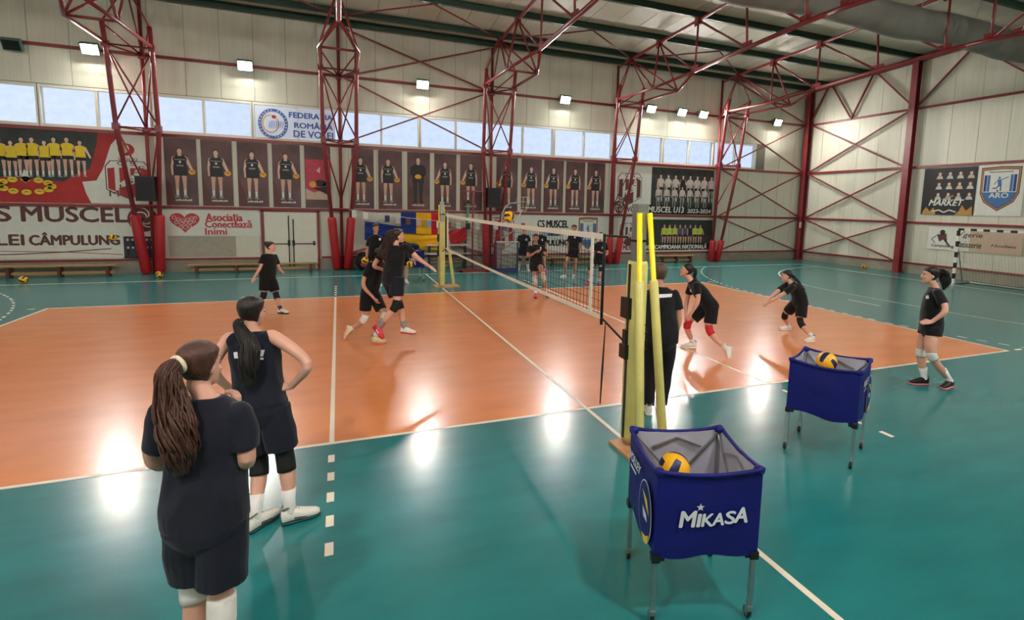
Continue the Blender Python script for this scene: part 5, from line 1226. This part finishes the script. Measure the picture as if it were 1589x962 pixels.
Q7 = person('person running towards the net from its far side, white shin sleeves and pink shoe', 14.3,
    dict(head=(831.5, 369.5, 0), neck=(832, 380, .03), shL=(842, 384, 0), shR=(822, 384, 0), elL=(848, 396, -.05), elR=(820, 397, -.1), wrL=(846, 393, -.28), wrR=(832, 391, -.3),
         hipL=(837, 408, 0), hipR=(828, 408, 0), knL=(842, 424, -.22), knR=(830, 431, 0)), (-.36, -.93, 0), dict(R=('c', (831, 458, -.02), (-.36, -.93)), L=('c', (849, 457, .1), (-.1, -.95), .06)), 1.70, 1.05, 'tan', M_TEE, .62, M_SHORT, .55, -.1,
    dict(L=(M_PADW, .1, .45), R=(M_PADW, .12, .45)), dict(L=(M_SOCKW, .3), R=(M_SOCKW, .2)), dict(R=(M_SHP, M_SOLEB), L=(M_SHK, M_SOLEB)), HB(H_MID, bun=(0, -.11, .03)), dict(R=dict(curl=.9), L=dict(curl=.6)), .011, .45)
Q8 = person('person in black standing behind the net, left of the running one', 19.85,
    dict(head=(813, 355, 0), neck=(813, 364, .02), shL=(820, 367, 0), shR=(805.5, 367, 0), elL=(821.5, 379, .05), elR=(803.5, 379, .05), wrL=(820, 390, 0), wrR=(804, 390, -.05),
         hipL=(816.5, 386, 0), hipR=(809, 386, 0), knL=(818, 402.5, -.03), knR=(806.5, 402.5, -.03)), (-.35, -.93, 0), dict(L=('c', (820, 420, 0), (-.1, -.9)), R=('c', (804.5, 420, 0), (-.5, -.85))), 1.74, 1.0, 'fair', M_TEE, .62, M_SHORT, .66, -.08,
    dict(R=(M_PADB, .14, .18), L=(M_PADB, .14, .18)), dict(L=(M_SOCKW, .5), R=(M_SOCKW, .5)), (M_SHW, M_SOLEW), HB(H_DRK, bun=(0, -.1, .06)), None, .0125, .5)
Q9 = person('person in black with pink shoes standing behind the running one', 19.6,
    dict(head=(838.5, 356, 0), neck=(839, 364.5, .02), shL=(846, 368, 0), shR=(832, 368, 0), elL=(847.5, 380, .05), elR=(830, 380, .05), wrL=(845, 389, -.15), wrR=(834, 390, -.15),
         hipL=(843, 386.5, 0), hipR=(835.5, 386.5, 0), knL=(845, 403, -.03), knR=(836, 403, -.03)), (-.35, -.93, 0), dict(L=('c', (847, 421, 0), (-.1, -.9)), R=('c', (836, 421, 0), (-.5, -.85))), 1.72, 1.0, 'fair', M_TEE, .62, M_SHORT, .66, -.08,
    None, dict(L=(M_SOCKW, .2), R=(M_SOCKW, .2)), (M_SHP, M_SOLEP), HB(H_DRK, short=True, t=.018), None, .0125, .5)
Q10 = person('short-haired person in black shorts stepping behind the net in front of the crest banner', 18.3,
    dict(head=(891, 354.5, 0), neck=(891, 364, .02), shL=(899, 368, 0), shR=(883.5, 368, 0), elL=(900.5, 381, .05), elR=(882, 380, .05), wrL=(898, 393, -.05), wrR=(881, 391, -.05),
         hipL=(894.5, 391, 0), hipR=(886, 391, 0), knL=(893, 409.5, -.03), knR=(878.5, 408, -.12)), (-.4, -.9, 0), dict(L=('c', (890, 430, 0), (-.45, -.88)), R=('c', (874, 428, .1), (-.9, -.4))), 1.80, 1.04, 'tan', M_TEE, .6, M_SHORT, .5, -.06,
    None, dict(L=(M_SOCKW, .12), R=(M_SOCKW, .12)), (M_SHW, M_SOLEW), HB(H_MID, short=True, t=.018), None, .0125, .5)
Q11 = person('person with bright pink shoes and black knee pads standing behind the net end', 17.05,
    dict(head=(932, 366, 0), neck=(932, 375, .02), shL=(940, 379, 0), shR=(924, 379, 0), elL=(942, 394, -.05), elR=(920.5, 394, .05), wrL=(932, 392, -.25), wrR=(920, 404, -.05),
         hipL=(935, 401, 0), hipR=(926, 401, 0), knL=(932, 418, -.1), knR=(916.5, 416, -.15)), (-.42, -.9, 0), dict(L=('c', (929, 438, .0), (-.55, -.8)), R=('c', (911, 437, .05), (-.85, -.5))), 1.68, 1.04, 'fair', M_TEE, .62, M_SHORT, .66, -.08,
    dict(L=(M_PADB, .16, .18), R=(M_PADB, .16, .18)), dict(L=(M_SOCKW, .15), R=(M_SOCKW, .15)), (M_SHP, M_SOLEP), HB(H_BLK, bun=(0, -.1, .05)), None, .0125, .5)
Q12 = person('coach in black shirt and long black trousers behind the near net post, seen from behind', 6.5,
    dict(head=(1023, 425, .03), neck=(1024, 446, .02), shL=(998, 456, 0), shR=(1047, 457, 0), elL=(993, 492, -.02), elR=(1053, 492, -.02), wrL=(995, 520, .03), wrR=(1049, 521, .03),
         hipL=(1012, 524, 0), hipR=(1035, 524, 0), knL=(1009, 581, .03), knR=(1033, 582, .03)), (.5, .86, -.03), dict(L=((1007, 646), (1004, 631)), R=((1028, 645), (1022, 630))), 1.84, 1.16, 'tan', M_TEE, .66, M_SHORT, .6, -.1,
    None, None, (M_SHW, M_SOLEW), HB(H_GRY, short=True, t=.018), dict(R=dict(d=(0, .05, -1), curl=.7)), .009, .4, 1.08, True)
Q13 = person('person with red knee pads leaning forward with hands on knee', 9.2,
    dict(head=(1066, 419.5, 0), neck=(1073, 435, 0), shL=(1081, 443, -.16), shR=(1073, 441, .16), elL=(1083, 466, -.24), elR=(1066, 466, .2), wrL=(1072, 487, -.16), wrR=(1064, 488, .16),
         hipL=(1105, 476, -.09), hipR=(1097, 474, .09), knL=(1101, 512, -.14), knR=(1067, 502, .14), belly=(1093, 460, 0)),
    (-.75, .6, .16), dict(R=((1079, 540), (1057, 540)), L=('air', (1137, 541, -.24), (1134, 560, -.26))), 1.76, 1.0, 'fair', M_TEE, .62, M_SHORT, .72, -.1,
    dict(L=(M_PADR, .16, .24), R=(M_PADR, .16, .24)), dict(L=(M_SOCKW, .22), R=(M_SOCKW, .22)), (M_SHW, M_SOLEW),
    HB(H_DRK, tail=dict(pts=[(0, -.1, .04), (0, -.14, .02), ('px', 1078, 432, -.02), ('px', 1084, 445, -.04), ('px', 1092, 455, -.03)], w=[.03, .034, .038, .034, .016], n=14, wave=.1)), dict(L=dict(curl=.4), R=dict(curl=.4)), .009, .4)
Q14 = person('person with long braid and black knee pads bumping with joined forearms', 10.6,
    dict(head=(1220.5, 428, 0), neck=(1228, 439, .02), shL=(1230, 446, -.17), shR=(1220, 442, .15), elL=(1211, 459, -.12), elR=(1202, 456, .06), wrL=(1193, 469, -.04), wrR=(1190, 467.5, .0),
         hipL=(1245, 470, -.09), hipR=(1236, 469, .09), knL=(1242, 499, -.16), knR=(1218, 489, .28), belly=(1240, 455, 0)),
    (-.85, .42, -.1), dict(R=((1227, 512), (1209, 512)), L=((1261, 530), (1250, 531))), 1.66, 1.04, 'fair', M_TEE, .6, M_SHORT, .74, -.1,
    dict(L=(M_PADB, .2, .36), R=(M_PADB, .2, .24)), dict(L=(M_SOCKW, .2), R=(M_SOCKW, .2)), (M_SHW, M_SOLEW),
    HB(H_BLK, tail=dict(pts=[(0, -.09, .0), (0, -.13, -.02), ('px', 1236, 434, -.06), ('px', 1243, 443, -.08), ('px', 1250, 450, -.08)], w=[.028, .03, .028, .024, .012], n=10, wave=.5, name='braid')), dict(L=dict(curl=.9), R=dict(curl=.9)), .009, .4)
Q15 = person('person with black ponytail, white knee pad and hand on hip at the right sideline', 7.62,
    dict(head=(1443.5, 427, 0), neck=(1451, 447, .02), shL=(1456, 455, -.17), shR=(1450, 453, .17), elL=(1467, 481, -.3), elR=(1457, 480, .3), wrL=(1446, 499.5, -.22), wrR=(1440, 500, .2),
         hipL=(1448, 508, -.09), hipR=(1440, 507, .09), knL=(1446, 551, -.12), knR=(1429, 547, .1)),
    (-.78, .62, 0), dict(L=((1483, 599), (1454, 606)), R=((1441, 597), (1409, 596))), 1.77, 1.0, 'fair', M_TEE, .66, M_SHORT, .3, -.13,
    dict(L=(M_PADW, .12, .2), R=(M_PADW, .14, .16)), dict(L=(M_SOCKW, .42), R=(M_SOCKW, .42)), (M_SHB, M_SOLEP),
    HB(H_BLK, tail=dict(pts=[(0, -.1, .06), (0, -.14, .05), ('px', 1465, 427, 0), ('px', 1467, 438, 0), ('px', 1464, 450, 0)], w=[.034, .045, .062, .06, .02], n=26, wave=.3)),
    dict(L=dict(d=(-.9, .35, -.05), n=(0, .5, -.4), curl=.35, t=(0, .2, .8)), R=dict(d=(-.9, .35, -.05), curl=.35)), .0085, .4, 1.05)
ball(at_depth(566.5, 404, 15.5), 'yellow volleyball held at the hip of the person before the blue flag', BM2, (.3, .5, 0)); ball(at_depth(636, 410, 16.0), 'yellow volleyball held beside the far ball cart', BM2, (.3, 1.5, 0))
# printed marks on clothes
decal(Q2, 'shirt', [(364, 556), (370, 556), (369, 546), (363, 547)], M_LOGO); decal(Q2, 'shirt', [(400, 553), (408, 553), (411, 543), (399, 543)], M_LOGO); decal(Q2, 'shirt', [(402, 558), (409, 558), (409, 555), (402, 555)], M_LOGO)
decal(Q12, 'shirt', [(1015, 463), (1042, 461), (1043, 456), (1015, 457)], M_LOGO, nu=8)
decal(Q15, 'shirt', [(1437, 464), (1442, 463), (1441, 458), (1437, 459)], M_LOGO); decal(Q13, 'shirt', [(1071, 453), (1073.5, 453), (1073, 448.5), (1070.5, 449)], M_LOGO)
decal(Q7, 'shirt', [(838, 387.5), (840.5, 387.5), (840.5, 383.5), (838, 383.5)], M_LOGO); decal(Q8, 'shirt', [(815.5, 373.5), (818, 373.5), (818, 370), (815.5, 370)], M_LOGO); decal(Q9, 'shirt', [(840, 374), (842.5, 374), (842.5, 370.5), (840, 370.5)], M_LOGO)
decal(Q10, 'shirt', [(891, 370), (893.5, 370), (893.5, 367), (891, 367)], M_LOGO); decal(Q11, 'shirt', [(934, 386), (937, 386), (937, 382.5), (934, 382.5)], M_LOGO); decal(Q6, 'shirt', [(588, 373), (591, 373), (591, 369.5), (588, 369.5)], M_LOGO)
decal(Q5, 'shorts', [(611, 425), (615.5, 425), (615, 420), (611, 420.5)], M_LOGO)
# ================================================================ turn lettering and remeshed bodies into plain meshes
def finalize():
    bpy.context.view_layer.update()
    dg = bpy.context.evaluated_depsgraph_get()
    for (o, name, box, fr, m, parent, shear, layer, bold) in PENDING_TEXT:
        me = bpy.data.meshes.new_from_object(o.evaluated_get(dg)); me.name = name
        n = len(me.vertices)
        if n:
            co = np.empty(n*3); me.vertices.foreach_get('co', co); co = co.reshape(-1, 3)
            lo = co.min(0); hi = co.max(0); sz = np.maximum(hi-lo, 1e-6)
            x0, y0, x1, y1 = box
            sx = (x1-x0)/sz[0]; sy = (y1-y0)/sz[1]
            X = (co[:, 0]-lo[0])*sx + x0; Y = (co[:, 1]-lo[1])*sy + y0; X = X + shear*(Y-y0)
            O, Rr, U, Nn = (np.array(q) for q in fr)
            P = O + X[:, None]*Rr + Y[:, None]*U + Nn*layer
            me.vertices.foreach_set('co', P.astype(np.float32).ravel())
            if bold > 0:                                   # heavier strokes: the letter again, a hair to each side
                fs = [tuple(q.vertices) for q in me.polygons]; bw = bold*(y1-y0); gg = G()
                for k_, (ox, oy) in enumerate(((0, 0), (-1, 0), (1, 0), (0, .7), (0, -.7))): gg.add([tuple(q) for q in (P + (Rr*ox + U*oy)*bw + Nn*.0001*k_)], fs)
                old = me; me = gg.mesh(name, m); bpy.data.meshes.remove(old)
        me.materials.clear(); me.materials.append(m); me.update()
        link(name, me, parent)
    for (o, name, parent, wr, m, dec) in PENDING_MESH:
        me = bpy.data.meshes.new_from_object(o.evaluated_get(dg)); me.name = name
        n = len(me.vertices); co = np.empty(n*3); me.vertices.foreach_get('co', co); co = co.reshape(-1, 3)
        if wr:
            amp, sc = wr; nr = np.empty(n*3); me.vertices.foreach_get('normal', nr); nr = nr.reshape(-1, 3)
            q = co*np.array([sc, sc, sc*.6])
            d = np.array([(.5 - 1.6*abs(noise.noise(Vector(p)))) + .4*noise.noise(Vector(p*2.3)) for p in q]) if amp > .004 else np.array([noise.noise(Vector(p)) for p in q])
            co = co + nr*(d*amp)[:, None]; me.vertices.foreach_set('co', co.astype(np.float32).ravel())
        me.materials.clear(); me.materials.append(m)
        me.polygons.foreach_set('use_smooth', [True]*len(me.polygons)); me.update()
        x = link(name, me, parent)
        for ch in list(o.children): ch.parent = x
    from mathutils.bvhtree import BVHTree
    for th, part, quad, m, nm, nu, nv in DECALS:
        ob = [c for c in th.children if c.name.split('.')[0] == part and c.data is not None][0]; me = ob.data
        bv = BVHTree.FromPolygons([v.co for v in me.vertices], [tuple(q.vertices) for q in me.polygons])
        a, b, c, d = (Vector(q) for q in quad); vs = []; ok = True
        for j in range(nv+1):
            for i in range(nu+1):
                q = a.lerp(b, i/nu).lerp(d.lerp(c, i/nu), j/nv); r = Vector(ray(q.x, q.y)).normalized()
                h = bv.ray_cast(Vector(CAM_POS), r)
                if h[0] is None: ok = False; break
                vs.append(h[0] + h[1]*.004)
            if not ok: break
        if ok: G().add(vs, [(j*(nu+1)+i, j*(nu+1)+i+1, (j+1)*(nu+1)+i+1, (j+1)*(nu+1)+i) for j in range(nv) for i in range(nu)]).obj(nm, m, ob, True)
        else: print('decal missed', th.name, quad[0])
    for p in PENDING_TEXT + PENDING_MESH:
        d = p[0].data; bpy.data.objects.remove(p[0])
    for c in list(bpy.data.curves):
        if c.users == 0: bpy.data.curves.remove(c)
    for c in list(bpy.data.meshes):
        if c.users == 0: bpy.data.meshes.remove(c)
finalize()
